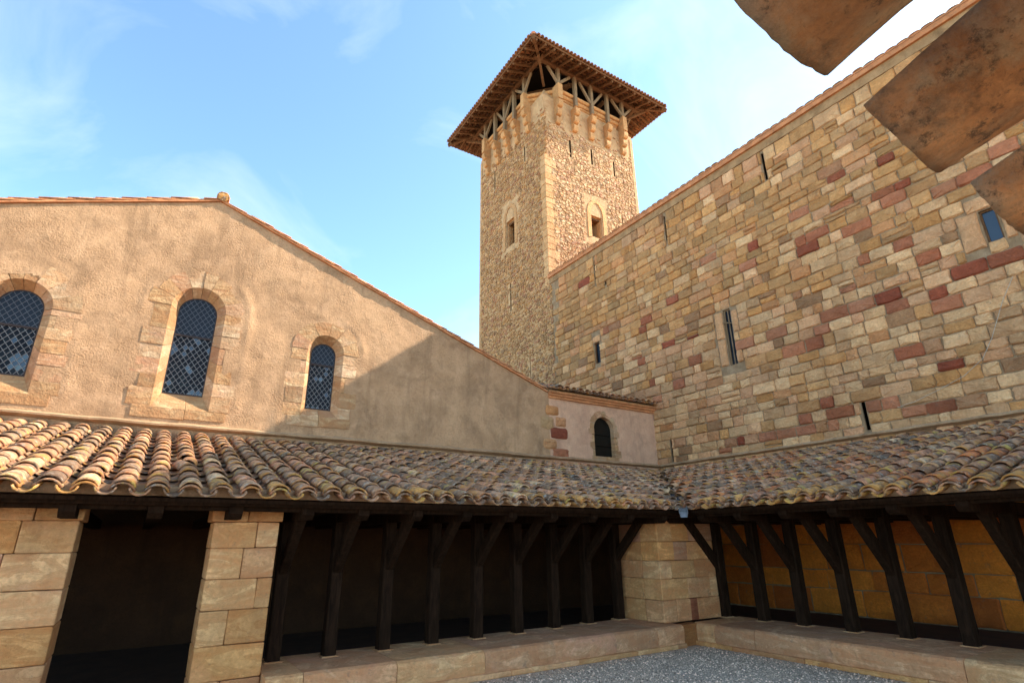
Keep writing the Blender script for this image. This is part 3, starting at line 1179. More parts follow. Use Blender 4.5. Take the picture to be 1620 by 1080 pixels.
def hall_tint(y, z, y0, y1, z0, z1, rng):
    for a, b in RED:
        if y0 <= a <= y1 and z0 <= b <= z1:
            f_ = rng.random() ** 1.5 * .4
            c = rng.choice([(0.215, 0.078, 0.055), (0.25, 0.105, 0.075), (0.29, 0.145, 0.105), (0.235, 0.085, 0.06)])
            c = tuple(p + (q - p) * f_ for p, q in zip(c, (0.40, 0.26, 0.175)))
            break
    else:
        for a, b in PINK:
            if y0 <= a <= y1 and z0 <= b <= z1:
                c = rng.choice([(0.36, 0.215, 0.16), (0.33, 0.19, 0.145)])
                break
        else:
            far = min(1, max(0, (y - 9.5) / 5)) + rng.uniform(-.25, .25) + max(0, (z - 9.6) / 5)
            low = min(1, max(0, (8.6 - z) / 3.0)) + rng.uniform(-.3, .3) + .25 * noise.noise((y * .35, z * .5, 4))
            if far > .72 and rng.random() < .7:
                c = rng.choice(OLIVE)
            elif low > .4:
                c = rng.choice(CREAM) if rng.random() < .8 else rng.choice(OCHRE)
            else:
                c = rng.choice(OCHRE) if rng.random() < .62 else (rng.choice(OLIVE) if rng.random() < .4 else rng.choice(CREAM))
            if rng.random() < .045:
                c = (0.25, 0.19, 0.135)
    if rng.random() < .16:
        c = tuple(p * .6 + q * .4 for p, q in zip(c, (0.40, 0.25, 0.19)))
    k = rng.uniform(.8, 1.14)
    return (c[0] * k, c[1] * k, c[2] * k, rng.random())


HR = random.Random(3)
blocks = []
# dressed stones that frame the openings
special = [(8.28 - .02, 8.28 + .25, 7.42, 7.68), (8.53, 8.80, 6.62, 7.38), (8.53, 8.78, 5.86, 6.60), (8.08, 8.26, 6.7, 7.3), (8.1, 8.26, 5.86, 6.2), (2.80, 3.14, 6.60, 7.36), (2.34, 2.51, 6.62, 7.3), (2.4, 2.95, 7.36, 7.62), (13.4, 13.8, 8.08, 8.3)]
zs = courses(3.30, 11.36, 0.19, 0.30, HR)
allr = []
for i in range(len(zs) - 1):
    z0, z1 = zs[i], zs[i + 1]
    y = -3.4 - HR.uniform(0, .4)
    end = 15.9 + HR.uniform(-.4, .3)
    while y < end:
        ln = HR.uniform(0.24, 0.62) * (1.05 if z1 - z0 > .25 else .85)
        a, b = y, min(y + ln, end)
        y += ln
        holes = [(h[0] - .01, h[1] + .01) for h in HOLES + special if h[2] < z1 - .05 and h[3] > z0 + .05]
        for s0, s1 in subtract(a, b, holes):
            if HR.random() < .05 and s1 - s0 > .3:
                zm = z0 + (z1 - z0) * HR.uniform(.4, .6)
                allr += [(s0, s1, z0, zm), (s0, s1, zm, z1)]
            else:
                allr.append((s0, s1, z0, z1))
for (a, b, c, d) in special:
    allr.append((a, b, c, d))
# larger rough blocks inside the gallery
zs = courses(0.12, 3.26, 0.36, 0.50, HR)
inner = []
for i in range(len(zs) - 1):
    y = -1.5
    while y < 11.2:
        ln = HR.uniform(0.5, 1.1)
        inner.append((y, min(y + ln, 11.25), zs[i], zs[i + 1]))
        y += ln
recs = []
for (y0, y1, z0, z1), ins in [(r, False) for r in allr] + [(r, True) for r in inner]:
    ym, zm = (y0 + y1) / 2, (z0 + z1) / 2
    t = hall_tint(ym, zm, y0, y1, z0, z1, HR)
    if ins:
        c = HR.choice([(0.60, 0.255, 0.045), (0.54, 0.22, 0.04), (0.62, 0.28, 0.055), (0.48, 0.185, 0.04), (0.38, 0.135, 0.035)])  # warm bounce light is put into these orange tints
        t = (*c, HR.random())
    if (y0, y1, z0, z1) in special:
        t = (0.47, 0.37, 0.27, HR.random())
    gp = HR.uniform(.003, .011)
    geo = pillow(y0 + gp, y1 - gp, z0 + gp, z1 - gp, HR.uniform(.016, .05), 0.03, HR, 0.02, 0.015, HP)
    rk = screen_rank((XW, ym, zm), (y1 - y0) * (z1 - z0) * (XW / math.hypot(XW, ym)))
    recs.append((rk * (0.8 if ins else 1), geo, t))
recs.sort(key=lambda r: -r[0])
rest = Geo()
for i, (rk, geo, t) in enumerate(recs):
    if i < 300:
        g = Geo()
        g.add(*geo)
        put('block', g, M_ashlar, hall, t)
    else:
        rest.add(geo[0], geo[1], t)
put('further_blocks', rest, M_ashlar_s, hall, None, False, 'stuff', True)
def dark_linings(parent, holes, P, depth):  # near-black linings paint the shade inside narrow slits
    for a, b, c, d in holes:
        if b - a > .15:
            continue
        r = [(a - .008, c), (b + .008, c), (b + .008, d), (a - .008, d)]
        g = Geo()
        e = .004
        r = [(a + e, c + e), (b - e, c + e), (b - e, d - e), (a + e, d - e)]
        vs = [P(x, y, -.035) for x, y in r] + [P(x, y, -depth + .01) for x, y in r]
        g.add(vs, [(0, 1, 5, 4), (1, 2, 6, 5), (2, 3, 7, 6), (3, 0, 4, 7), (4, 5, 6, 7)])
        put('slit_dark_lining', g, M_hole, parent)


dark_linings(hall, HOLES, HP, .5)
# windows set back in the wall
for (y0, y1, z0, z1), lab in (((8.28, 8.51, 5.84, 7.40), 'tall narrow window with weathered frame and open catch'), ((2.53, 2.78, 6.67, 7.33), 'small window with red frame and blue glass'), ((13.47, 13.74, 7.30, 8.06), 'small shuttered opening near the tower')):
    g = Geo()
    t = 0.03
    for (a, b, c, d) in ((y0, y0 + t, z0, z1), (y1 - t, y1, z0, z1), (y0 + t, y1 - t, z0, z0 + t), (y0 + t, y1 - t, z1 - t, z1)):
        box(g, XW + .05, XW + .11, a, b, c, d)
    blue = y0 < 3
    win = put('window', g, M_warm if blue or y0 > 12 else M_grey, hall, None)
    win['label'] = lab
    g = Geo()
    box(g, XW + .075, XW + .085, y0 + t, y1 - t, z0 + t, z1 - t)
    put('pane', g, M_blue if blue else M_pane, win)
    if 8 < y0 < 9:
        g = Geo()
        bar(g, (XW + .03, y0 + .02, 6.98), (XW - .10, y1 - .02, 7.03), .03, .03)
        put('catch', g, M_grey, win)
        g = Geo()
        box(g, XW + .06, XW + .074, y0 + .1, y0 + .13, z0 + t, z1 - t)
        put('glazing_bar', g, M_grey, win)
# eaves: brick course, roof edge tiles
g = Geo()
box(g, XW - .035, XW + .5, -4, 16.19, 11.36, 11.60)
put('top_course', g, M_mortar, hall)
g = Geo()
box(g, XW - .10, XW + .4, -4, 16.18, 11.60, 11.72)
put('cornice', g, M_clay, hall, (0.34, 0.20, 0.12, .4))
HB = []
for _ in range(3):
    v_, f_ = tile_geo(0.115, 0.11, 0.45, 6, 0.018, True, 0.01, 1, HR, 0.004)
    HB.append(([(x, y, z * .35) for x, y, z in v_], f_))
recs = []
y = -3.8
while y < 16.1:
    m = rigid(Vector((XW - .14 + HR.uniform(-.015, .015), y, 11.745 + HR.uniform(-.008, .012))), Vector((0, -1, 0)), Vector((0.957, 0, 0.29)), Vector((-0.29, 0, 0.957)))
    recs.append((m, HR.randrange(3), tile_tint(HR), screen_rank((XW, y, 11.7), 1)))
    y += 0.235
add_tiles(hall, 'eaves_tile', 'hidden_eaves_tiles', recs, HB, (M_tile, M_tile_s), 75)
g = Geo()
vs = [(XW - .12, -4, 11.724), (XW + 8, -4, 14.0), (XW + 8, 16.15, 14.0), (XW - .12, 16.15, 11.724)]
vs += [(x, y, z + .04) for x, y, z in vs]
g.add(vs, BOXF)
put('roof', g, M_clay, hall, (0.36, 0.23, 0.15, .2))
# a loose cable on the wall
g = Geo()
pts = [(2.6, 5.9), (2.85, 5.5), (3.15, 4.9), (3.35, 4.6), (3.7, 4.35), (4.1, 4.2), (4.6, 4.05), (4.9, 4.0)]
for a, b in zip(pts[:-1], pts[1:]):
    bar(g, (XW - .055, *a), (XW - .055, *b), .008, .008, cham=.002)
put('cable', g, plain_mat('cable_sheath', (0.45, 0.38, 0.28)), hall)

# ================================================================ the tower
TX0, TX1, TY0, TY1 = XW, 17.95, 16.2, 21.95
TCX, TCY = (TX0 + TX1) / 2, (TY0 + TY1) / 2
tower = thing('tower', 'square rubble stone tower with corbelled timber loggia and wide tiled roof', 'tower', (TCX, TCY, 0))
LP = lambda u, v, n: (TX0 - n, u, v)      # shaded face, u = Y
RP = lambda u, v, n: (u, TY0 - n, v)      # sunlit face, u = X
LH = [(18.72, 19.44, 14.55, 15.95), (20.44, 20.56, 18.49, 19.65), (17.70, 17.81, 18.4, 19.29), (19.06, 19.17, 11.25, 12.62), (17.66, 17.72, 7.74, 8.48)]
RH = [(14.82, 15.45, 14.38, 15.50), (13.76, 13.88, 18.23, 19.22), (15.06, 15.18, 18.34, 19.25), (16.48, 16.59, 18.24, 19.11), (16.75, 16.82, 15.35, 16.13)]
g = Geo()
wall_with_holes(g, TY0, TY1, 0.0, 21.2, LH, LP, 0.6)
wall_with_holes(g, TX0, TX1, 0.0, 21.2, RH, RP, 0.6)
g.add([(TX1, TY0, 0), (TX1, TY1, 0), (TX1, TY1, 21.2), (TX1, TY0, 21.2)], [(0, 1, 2, 3)])
g.add([(TX0, TY1, 0), (TX1, TY1, 0), (TX1, TY1, 21.2), (TX0, TY1, 21.2)], [(3, 2, 1, 0)])
put('shaft', g, M_render, tower)
TRG = random.Random(44)
dark_linings(tower, LH, LP, .6)
dark_linings(tower, RH, RP, .6)
rub = Geo()
LC_SHADED = [(0.36, 0.275, 0.165), (0.31, 0.235, 0.145), (0.40, 0.31, 0.19), (0.40, 0.285, 0.15), (0.29, 0.225, 0.155), (0.44, 0.355, 0.235), (0.33, 0.215, 0.15)]  # darker stone tints carry the shade of this face
RC_SUNLIT = [(x * 1.05, y * 1.2, z * 1.36) for x, y, z in [(0.46, 0.34, 0.215), (0.40, 0.28, 0.165), (0.50, 0.39, 0.26), (0.44, 0.29, 0.17), (0.36, 0.25, 0.16), (0.52, 0.43, 0.31), (0.42, 0.27, 0.19)]]  # brighter stone tints carry the sunlight on this face
WINL, WINR = (18.44, 19.74, 14.30, 16.95), (14.52, 15.80, 14.1, 16.6)


def rubble(P, u0, u1, v0, v1, holes, pal, quoin_u, top, rng, flip):
    v = v0
    while v < v1:
        h = rng.uniform(.07, .15)
        u = u0 + rng.uniform(0, .1)
        while u < u1 - .05:
            w = rng.uniform(.09, .26) * (1.25 if h > .13 else 1)
            a, b = u, min(u + w, u1)
            u += w
            vm = v + h / 2 + rng.uniform(-.03, .03)
            um = (a + b) / 2
            if any(h_[0] - .07 < um < h_[1] + .07 and h_[2] - .05 < vm < h_[3] + .05 for h_ in holes):
                continue
            if quoin_u and quoin_u(um, vm):
                continue
            if vm > top and rng.random() < min(.93, (vm - top) / .9 + .2):
                continue
            # an irregular rough lump of five to seven corners
            n = rng.randint(5, 7)
            ph = rng.uniform(0, 6.28)
            rw, rh = (b - a) / 2 * rng.uniform(.92, 1.15), h / 2 * rng.uniform(.95, 1.3)
            tilt = rng.uniform(-.35, .35)
            ring = []
            for i in range(n):
                t = ph + i * 2 * math.pi / n + rng.uniform(-.25, .25)
                x, y = rw * math.copysign(abs(math.cos(t)) ** .7, math.cos(t)), rh * math.copysign(abs(math.sin(t)) ** .7, math.sin(t))
                ring.append((um + x * math.cos(tilt) - y * math.sin(tilt), vm + x * math.sin(tilt) + y * math.cos(tilt)))
            ring = [(min(max(x, u0 + .01), u1 - .01), y) for x, y in ring]
            pr = rng.uniform(.010, .048)
            gx, gy = rng.uniform(-.10, .10), rng.uniform(-.10, .10)
            vs = [P(x, y, -.02) for x, y in ring]
            vs += [P(um + (x - um) * .74, vm + (y - vm) * .74, pr + gx * (x - um) + gy * (y - vm) + rng.uniform(-.006, .006)) for x, y in ring]
            fs = []
            for i in range(n):
                k = (i + 1) % n
                fs.append((i, k, n + k, n + i))
            fs.append(tuple(range(n, 2 * n)))
            if flip:
                fs = [tuple(reversed(f)) for f in fs]
            c = rng.choice(pal)
            c = (c[0] * .96, c[1] * 1.02, c[2] * 1.1)
            k = rng.uniform(.86, 1.14)
            rub.add(vs, fs, (c[0] * k, c[1] * k, c[2] * k, rng.random()))
        v += h * .93


def q_right(u, v):
    return u < TX0 + .42 and v < 17.8 or u > TX1 - .16


def q_left(u, v):
    return u < TY0 + .30 and 11.6 < v < 17.8 or u > TY1 - .14


rubble(LP, TY0 - .25, TY1, 3.4, 20.8, LH + [WINL], LC_SHADED, q_left, 19.7, TRG, True)
rubble(RP, TX0, TX1, 11.2, 20.8, RH + [WINR], RC_SUNLIT, q_right, 19.4, TRG, False)
put('rubble', rub, M_rubble_s, tower, None, False, 'stuff', True)
# corner stones
z = 11.3
i = 0
while z < 17.7:
    h = TRG.uniform(.26, .46)
    ln = TRG.uniform(.50, .66) if i % 2 else TRG.uniform(.32, .46)
    ll = TRG.uniform(.26, .36)
    c = TRG.choice([(0.46, 0.375, 0.25), (0.43, 0.345, 0.22), (0.48, 0.41, 0.29)])
    g = Geo()
    p = .018 + TRG.uniform(0, .02)
    bx0, by0 = TX0 - p, TY0 - p
    box(g, bx0, TX0 + ln, by0, TY0 + ll, z + .006, z + h - .006)
    o = put('quoin', g, M_ashlar, tower, (*c, TRG.random()))
    b_ = o.modifiers.new('edge', 'BEVEL')
    b_.width = 0.015
    b_.segments = 2
    z += h
    i += 1
for (x0, x1, y0, y1) in ((TX1 - .16, TX1 + .02, TY0 - .03, TY0 + .15), (TX0 - .03, TX0 + .15, TY1 - .14, TY1 + .02)):
    g = Geo()
    box(g, x0, x1, y0, y1, 8.0, 21.0)
    put('corner_strip', g, M_render, tower)


# niche windows: a pale slab with a lobed arch, a recess and an opening
def niche(P, uc, hw, z0, zt, open_, flip, rng, tint):
    """uc centre, hw half width of the recess, z0 sill, zt arch tip"""
    zs_ = zt - hw * 1.5
    arch = [(uc - hw, z0), (uc - hw, zs_)]
    for t in (0.2, 0.4, 0.55, 0.62, 0.75, 0.9):
        arch.append((uc - hw * (1 - t ** 1.6) + (.04 if .5 < t < .6 else 0), zs_ + (zt - zs_) * math.sin(t * math.pi / 2)))
    arch.append((uc, zt))
    arch += [(2 * uc - x, y) for x, y in reversed(arch[:-1])]
    o_hw = hw + .20
    outer = []
    for x, y in arch:
        dx, dy = x - uc, y - zs_
        if y <= zs_:
            outer.append((uc + math.copysign(o_hw, dx), y - (.06 if y == z0 else 0)))
        else:
            outer.append((uc + dx / hw * o_hw * .98, zs_ + (y - zs_) * 1.22 + .05))
    n = len(arch)
    vs = [P(x, y, .035) for x, y in arch] + [P(x, y, .03) for x, y in outer] + [P(x, y, -.14) for x, y in arch] + [P(x, y, -.03) for x, y in outer]
    fs = []
    for i in range(n - 1):
        k = i + 1
        fs += [(i, k, n + k, n + i), (k, i, 2 * n + i, 2 * n + k), (n + i, n + k, 3 * n + k, 3 * n + i)]
    g = Geo()
    g.add(vs, [tuple(reversed(f)) for f in fs] if flip else fs)
    fr = put('window', g, M_ashlar, tower, tint)
    # recessed tympanum above the opening
    a, b, c, d = open_
    g = Geo()
    poly = [p for p in arch if p[1] > d - .02]
    poly = [(uc - hw, d)] + poly + [(uc + hw, d)]
    g.add([P(x, y, -.12) for x, y in poly] + [P(x, y, -.3) for x, y in poly], [tuple(range(len(poly))), (len(poly), 2 * len(poly) - 1, len(poly) - 1, 0)])
    put('tympanum', g, M_ashlar, fr, (tint[0] * .95, tint[1] * .93, tint[2] * .9, .2))
    g = Geo()
    for (u0, u1, v0, v1) in ((uc - hw, a, c, d), (b, uc + hw, c, d), (uc - hw, uc + hw, z0 - .05, c)):
        if u1 - u0 > .01:
            vs = [P(u0, v0, -.12), P(u1, v0, -.12), P(u1, v1, -.12), P(u0, v1, -.12), P(u0, v0, -.35), P(u1, v0, -.35), P(u1, v1, -.35), P(u0, v1, -.35)]
            g.add(vs, BOXF)
    put('jamb', g, M_ashlar, fr, tint)
    g = Geo()
    vs = [P(a - .03, d - .10, -.13), P(b + .03, d - .10, -.13), P(b + .03, d + .02, -.13), P(a - .03, d + .02, -.13), P(a - .03, d - .10, -.4), P(b + .03, d - .10, -.4), P(b + .03, d + .02, -.4), P(a - .03, d + .02, -.4)]
    g.add(vs, BOXF)
    put('lintel', g, M_warm, fr)
    g = Geo()
    g.add([P(a, c, -.59), P(b, c, -.59), P(b, d, -.59), P(a, d, -.59)], [(0, 1, 2, 3)])  # near-black sheet painted in for the shade inside the opening
    put('opening_dark_sheet', g, M_hole, fr)


niche(LP, 19.08, 0.40, 14.50, 16.62, (18.74, 19.38, 14.55, 15.90), True, TRG, (0.40, 0.32, 0.21, .3))
niche(RP, 15.15, 0.36, 14.35, 16.20, (14.85, 15.42, 14.40, 15.48), False, TRG, (0.52, 0.41, 0.26, .6))

# parapet with cut corners, and a moulded string course
CH = 1.02


def octa(off, z, ch=CH):
    """the parapet outline, moved out by off"""
    x0, x1, y0, y1 = TX0 - off, TX1 + off, TY0 - off, TY1 + off
    c = ch + off * .6
    return [(x0 + c, y0, z), (x1 - c, y0, z), (x1, y0 + c, z), (x1, y1 - c, z), (x1 - c, y1, z), (x0 + c, y1, z), (x0, y1 - c, z), (x0, y0 + c, z)]


def loft(geo, rings, cap=True, flip=False):
    n = len(rings[0])
    vs = [p for r in rings for p in r]
    fs = []
    for r in range(len(rings) - 1):
        for i in range(n):
            k = (i + 1) % n
            fs.append((r * n + i, r * n + k, (r + 1) * n + k, (r + 1) * n + i))
    if cap:
        fs.append(tuple((len(rings) - 1) * n + i for i in range(n)))
    geo.add(vs, fs)


g = Geo()
loft(g, [octa(-.002, 20.4), octa(-.002, 21.5)])
put('parapet', g, M_render, tower)
prof = [(0.0, 21.30), (.05, 21.33), (.05, 21.40)]
for i in range(7):
    t = -math.pi / 2 + math.pi * i / 6
    prof.append((.05 + .10 * math.cos(t), 21.52 + .11 * math.sin(t)))
for i in range(7):
    t = -math.pi / 2 + math.pi * i / 6
    prof.append((.13 + .09 * math.cos(t), 21.74 + .10 * math.sin(t)))
prof += [(.13, 21.88), (-.25, 21.90)]
g = Geo()
loft(g, [octa(a, z) for a, z in prof])
put('string_course', g, M_ashlar, tower, (0.44, 0.33, 0.195, .35), False)
# the four corners of the shaft rise as broaches against the cut corners
for sx, sy in ((0, 0), (1, 0), (1, 1), (0, 1)):
    cx_, cy_ = (TX1 if sx else TX0), (TY1 if sy else TY0)
    dx, dy = (-1 if sx else 1), (-1 if sy else 1)
    g = Geo()
    e = .99
    base = [(cx_, cy_, 20.55), (cx_ + dx * e, cy_, 20.55), (cx_, cy_ + dy * e, 20.55)]
    mid = [(cx_ + dx * .10, cy_ + dy * .10, 21.20)]
    tip = [(cx_ + dx * .44, cy_ + dy * .44, 22.02)]
    low = [(cx_ + dx * .97, cy_ + .0, 21.2), (cx_ + .0, cy_ + dy * .97, 21.2)]
    vs = base + mid + tip + [(cx_ + dx * .82, cy_ + dy * .13, 21.45), (cx_ + dx * .13, cy_ + dy * .82, 21.45)]
    g.add(vs, [(0, 1, 5, 3), (0, 3, 6, 2), (3, 5, 4), (3, 4, 6)])
    put('broach', g, M_render, tower)
# loggia floor, the shade inside put into its near-black colour
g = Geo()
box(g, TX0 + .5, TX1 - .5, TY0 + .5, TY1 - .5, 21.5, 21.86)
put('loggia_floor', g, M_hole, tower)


def corbel_geo(P, u, w, z_top, z_bot, out, block_h):
    """plain block on top (corner corbels) and three rolls stepping back to the wall"""
    pr = [(-.05, z_top), (out, z_top)]
    if block_h:
        pr.append((out, z_top - block_h))
    zz = z_top - block_h
    rh = (zz - z_bot) / 3
    for r in range(3):
        o1, o2 = out * (1 - r * .27), out * (1 - (r + 1) * .27)
        zc = zz - rh * (r + .5)
        for i in range(7):
            t = math.pi / 2 - math.pi * i / 6
            pr.append((o1 - .09 + .10 * math.cos(t), zc + rh * .48 * math.sin(t)))
    pr.append((-.05, z_bot))
    n = len(pr)
    vs = [P(u - w / 2, z, o) for o, z in pr] + [P(u + w / 2, z, o) for o, z in pr]
    fs = [tuple(range(n)), tuple(reversed(range(n, 2 * n)))]
    for i in range(n):
        k = (i + 1) % n
        fs.append((k, i, n + i, n + k))
    return vs, fs


POUT = .30
LP2 = lambda u, v, n: (TX1 + n, u, v)
RP2 = lambda u, v, n: (u, TY1 + n, v)
ZP = 22.86
FACES = [(RP, [13.08, 14.10, 15.12, 16.16, 17.20], Vector((1, 0, 0)), False), (LP, [17.30, 18.22, 19.10, 20.04, 21.06], Vector((0, 1, 0)), True),
         (LP2, [17.0, 18.05, 19.10, 20.1, 21.1], Vector((0, 1, 0)), False), (RP2, [13.08, 14.10, 15.12, 16.16, 17.20], Vector((1, 0, 0)), True)]
for fi, (P, us, along, fl) in enumerate(FACES):
    for i, u in enumerate(us):
        corner = i in (0, 4)
        zt = 21.88 if corner else 21.02
        k = TRG.uniform(.9, 1.1)
        g = Geo()
        g.add(*corbel_geo(P, u, .26, zt, 19.74, .40, 0.86 if corner else 0.0))
        put('corbel', g, M_ashlar, tower, (0.45 * k, 0.355 * k, 0.225 * k, TRG.random()))
        g = Geo()
        a, b = Vector(P(u, zt, POUT - .06)), Vector(P(u, ZP, POUT - .06))
        bar(g, a, b, .17, .17, along)
        put('post', g, M_grey, tower)
        # braces spread from every second post to the plate
        for s_ in (-1, 1):
            if corner or i == 2:
                v0, v1 = (22.05, 22.72)
                if corner and ((i == 0 and s_ < 0) or (i == 4 and s_ > 0)):
                    tipv = u + s_ * .62
                else:
                    tipv = u + s_ * .72
                if i == 2:
                    v0 = 21.75
                g = Geo()
                bar(g, Vector(P(u + s_ * .06, v0, POUT - .05)), Vector(P(tipv, v1, POUT - .04)), .10, .13, along)
                put('brace', g, M_grey, tower)
# wall plate on the posts
PX = [(TX0 - POUT + .06, TX1 + POUT - .06), (TY0 - POUT + .06, TY1 + POUT - .06)]
ext = .35
for y in PX[1]:
    g = Geo()
    bar(g, (PX[0][0] - ext, y, ZP + .08), (PX[0][1] + ext, y, ZP + .08), .18, .17)
    put('plate', g, M_warm, tower)
for x in PX[0]:
    g = Geo()
    bar(g, (x, PX[1][0] - ext, ZP + .09), (x, PX[1][1] + ext, ZP + .09), .175, .16)
    put('plate', g, M_warm, tower)
# tie beams, and an added near-black sheet that keeps the loggia dark
for a, b in (((12.2, 18.3), (14.2, 16.1)), ((12.2, 20.0), (18.0, 20.0)), ((14.0, 16.2), (14.0, 21.9)), ((16.2, 16.2), (16.2, 21.9))):
    g = Geo()
    bar(g, (*a, 22.62), (*b, 22.62), .15, .18)
    put('tie_beam', g, M_warm, tower)
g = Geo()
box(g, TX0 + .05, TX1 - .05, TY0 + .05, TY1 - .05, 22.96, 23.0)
put('loft_dark_sheet', g, M_hole, tower)
# roof: rafters, hips, fascia boards, tiles seen from below
EH, ZEV = 4.22, 22.58
TSL = 0.40
n_ = math.sqrt(1 + TSL * TSL)
SIDES = [((0, -1), (1, 0)), ((-1, 0), (0, -1)), ((1, 0), (0, 1)), ((0, 1), (-1, 0))]
TT = random.Random(9)
UB = [tile_geo(0.075, 0.090, 0.44, 5, 0.014, False, 0.012, 1, TT, 0.002) for _ in range(3)]
CB = [tile_geo(0.092, 0.078, 0.44, 6, 0.016, True, 0.025, 1, TT, 0.003) for _ in range(3)]
ceave, cup, ueave, uup = [], [], [], []
for si, ((ox, oy), (ax, ay)) in enumerate(SIDES):
    out, alo = Vector((ox, oy, 0)), Vector((ax, ay, 0))
    Y = (-out + Vector((0, 0, TSL))).normalized()
    Z = (out * TSL + Vector((0, 0, 1))).normalized()
    X = Y.cross(Z)
    mid = Vector((TCX, TCY, ZEV)) + out * EH
    # common rafters
    k = -8
    while k <= 8:
        s_ = k * .50
        reach = max(0.3, EH - abs(s_) - .05)
        reach = min(reach, 3.4)
        a = mid + alo * s_ - out * .04 + Vector((0, 0, .005))
        b = a + (-out + Vector((0, 0, TSL))) * reach
        g = Geo()
        bar(g, a, b, .085, .11, Z)
        put('rafter', g, M_warm, tower)
        k += 1
    # battens across the rafters
    for d in (0.03, .40, .78, 1.16):
        a = mid + Y * d - alo * (EH - d) + Z * .075
        b = mid + Y * d + alo * (EH - d) + Z * .075
        g = Geo()
        bar(g, a, b, .06 if d > .1 else .05, .03 if d > .1 else .07, Z, .004)
        put('batten' if d > .1 else 'fascia', g, M_warm, tower)
    P_ = 0.205
    nn = int(EH / P_)
    for k in range(-nn, nn + 1):
        for kind in (0, 1):
            s_ = (k + .5 * kind) * P_
            for r in range(12):
                d = r * .36 - .07
                if EH - max(0, d) / n_ < abs(s_) + .02:
                    break
                if r > 5 and si > 1:
                    break
                org = mid + alo * s_ + Y * d + Z * (.185 if kind == 0 else .165)
                c = TT.choice([(0.18, 0.11, 0.068), (0.155, 0.095, 0.06), (0.20, 0.13, 0.083), (0.14, 0.092, 0.062)])
                kk = TT.uniform(.85, 1.15)
                rec = (rigid(org, X, Y, Z), TT.randrange(3), (c[0] * kk, c[1] * kk, c[2] * kk, TT.random()), 1 if si < 2 else 0)
                if kind == 0:
                    (ueave if r == 0 else uup).append(rec)
                else:
                    (ceave if r == 0 else cup).append(rec)
add_tiles(tower, 'eaves_tile', 'far_eaves_tiles', ceave, CB, (M_clay, M_clay_s), 82)
add_tiles(tower, 'eaves_channel_tile', 'far_channel_tiles', ueave, UB, (M_clay, M_clay_s), 82)
add_tiles(tower, 'roof_tile', 'roof_tiles', cup, CB, (M_clay, M_clay_s), 0)
add_tiles(tower, 'roof_channel_tile', 'roof_channel_tiles', uup, UB, (M_clay, M_clay_s), 0)
for sx, sy in ((-1, -1), (1, -1), (1, 1), (-1, 1)):
    a = Vector((TCX + sx * EH, TCY + sy * EH, ZEV - .01))
    b = Vector((TCX, TCY, ZEV + TSL * EH))
    g = Geo()
    bar(g, a, b, .13, .16, (0, 0, 1))
    put('hip_rafter', g, M_warm, tower)
    g = Geo()
    bar(g, a + Vector((0, 0, .26)), b + Vector((0, 0, .26)), .18, .10, (0, 0, 1), .03)
    put('hip_tile_line', g, M_clay, tower, (0.34, 0.19, 0.12, .4))
    # diagonal strut under each corner of the roof
    g = Geo()
    c1 = Vector((TX0 - .05 if sx < 0 else TX1 + .05, TY0 - .05 if sy < 0 else TY1 + .05, 22.25))
    bar(g, c1 - Vector((sx * .5, sy * .5, 0)), c1 + Vector((sx * .55, sy * .55, .45)), .11, .14)
    put('corner_strut', g, M_warm, tower)

# ================================================================ galleries
GR = random.Random(17)


def timber(name, parent, a, b, w, h, up=(0, 0, 1), mat=M_dark, cham=.012):
    g = Geo()
    bar(g, a, b, w, h, up, cham)
    return put(name, g, mat, parent)


def beam_end(parent, p_in, p_out, w, h):
    """a joist whose free end is cut back below"""
    a, b = Vector(p_in), Vector(p_out)
    d = (b - a).normalized()
    s = d.cross(Vector((0, 0, 1))).normalized()
    prof_ = [(0, h / 2), ((b - a).length, h / 2), ((b - a).length, -h * .1), ((b - a).length - .07, -h / 2), (0, -h / 2)]
    vs = []
    for k in (-1, 1):
        for t, z in prof_:
            vs.append(a + d * t + s * (k * w / 2) + Vector((0, 0, z)))
    n = len(prof_)
    fs = [tuple(range(n)), tuple(reversed(range(n, 2 * n)))] + [((i + 1) % n, i, n + i, n + (i + 1) % n) for i in range(n)]
    g = Geo()
    g.add(vs, fs)
    return put('joist', g, M_dark, parent)


gal_c = thing('chapel_gallery', 'tiled lean-to gallery on dark posts along the chapel wall', 'gallery', (3, 7.6, 0.32), 'courtyard galleries')
gal_h = thing('hall_gallery', 'tiled lean-to gallery on dark posts along the stone hall wall', 'gallery', (8.8, 4, 0.32), 'courtyard galleries')
covers, chans, eave_u, stubs = gallery_roof(gal_c, 'chapel', -9.0, 12.2, -0.89, GR)
add_tiles(gal_c, 'cover_tile', 'further_cover_tiles', covers, COVER, (M_tile, M_tile_s), 300)
add_tiles(gal_c, 'channel_tile', 'hidden_channel_tiles', chans, CHAN, (M_tile, M_tile_s), 0)
add_tiles(gal_c, 'eaves_channel_tile', 'far_eaves_channel_tiles', eave_u, CHAN, (M_tile, M_tile_s), 40)
add_tiles(gal_c, 'eaves_cover_tile', 'far_eaves_cover_tiles', stubs, COVER, (M_tile, M_tile_s), 40)
covers, chans, eave_u, stubs = gallery_roof(gal_h, 'hall', -1.0, 11.2, 0.02, GR)
add_tiles(gal_h, 'cover_tile', 'further_cover_tiles', covers, COVER, (M_tile, M_tile_s), 300)
add_tiles(gal_h, 'channel_tile', 'hidden_channel_tiles', chans, CHAN, (M_tile, M_tile_s), 0)
add_tiles(gal_h, 'eaves_channel_tile', 'far_eaves_channel_tiles', eave_u, CHAN, (M_tile, M_tile_s), 30)
add_tiles(gal_h, 'eaves_cover_tile', 'far_eaves_cover_tiles', stubs, COVER, (M_tile, M_tile_s), 30)


def deck(run):
    return ZE + SL * run


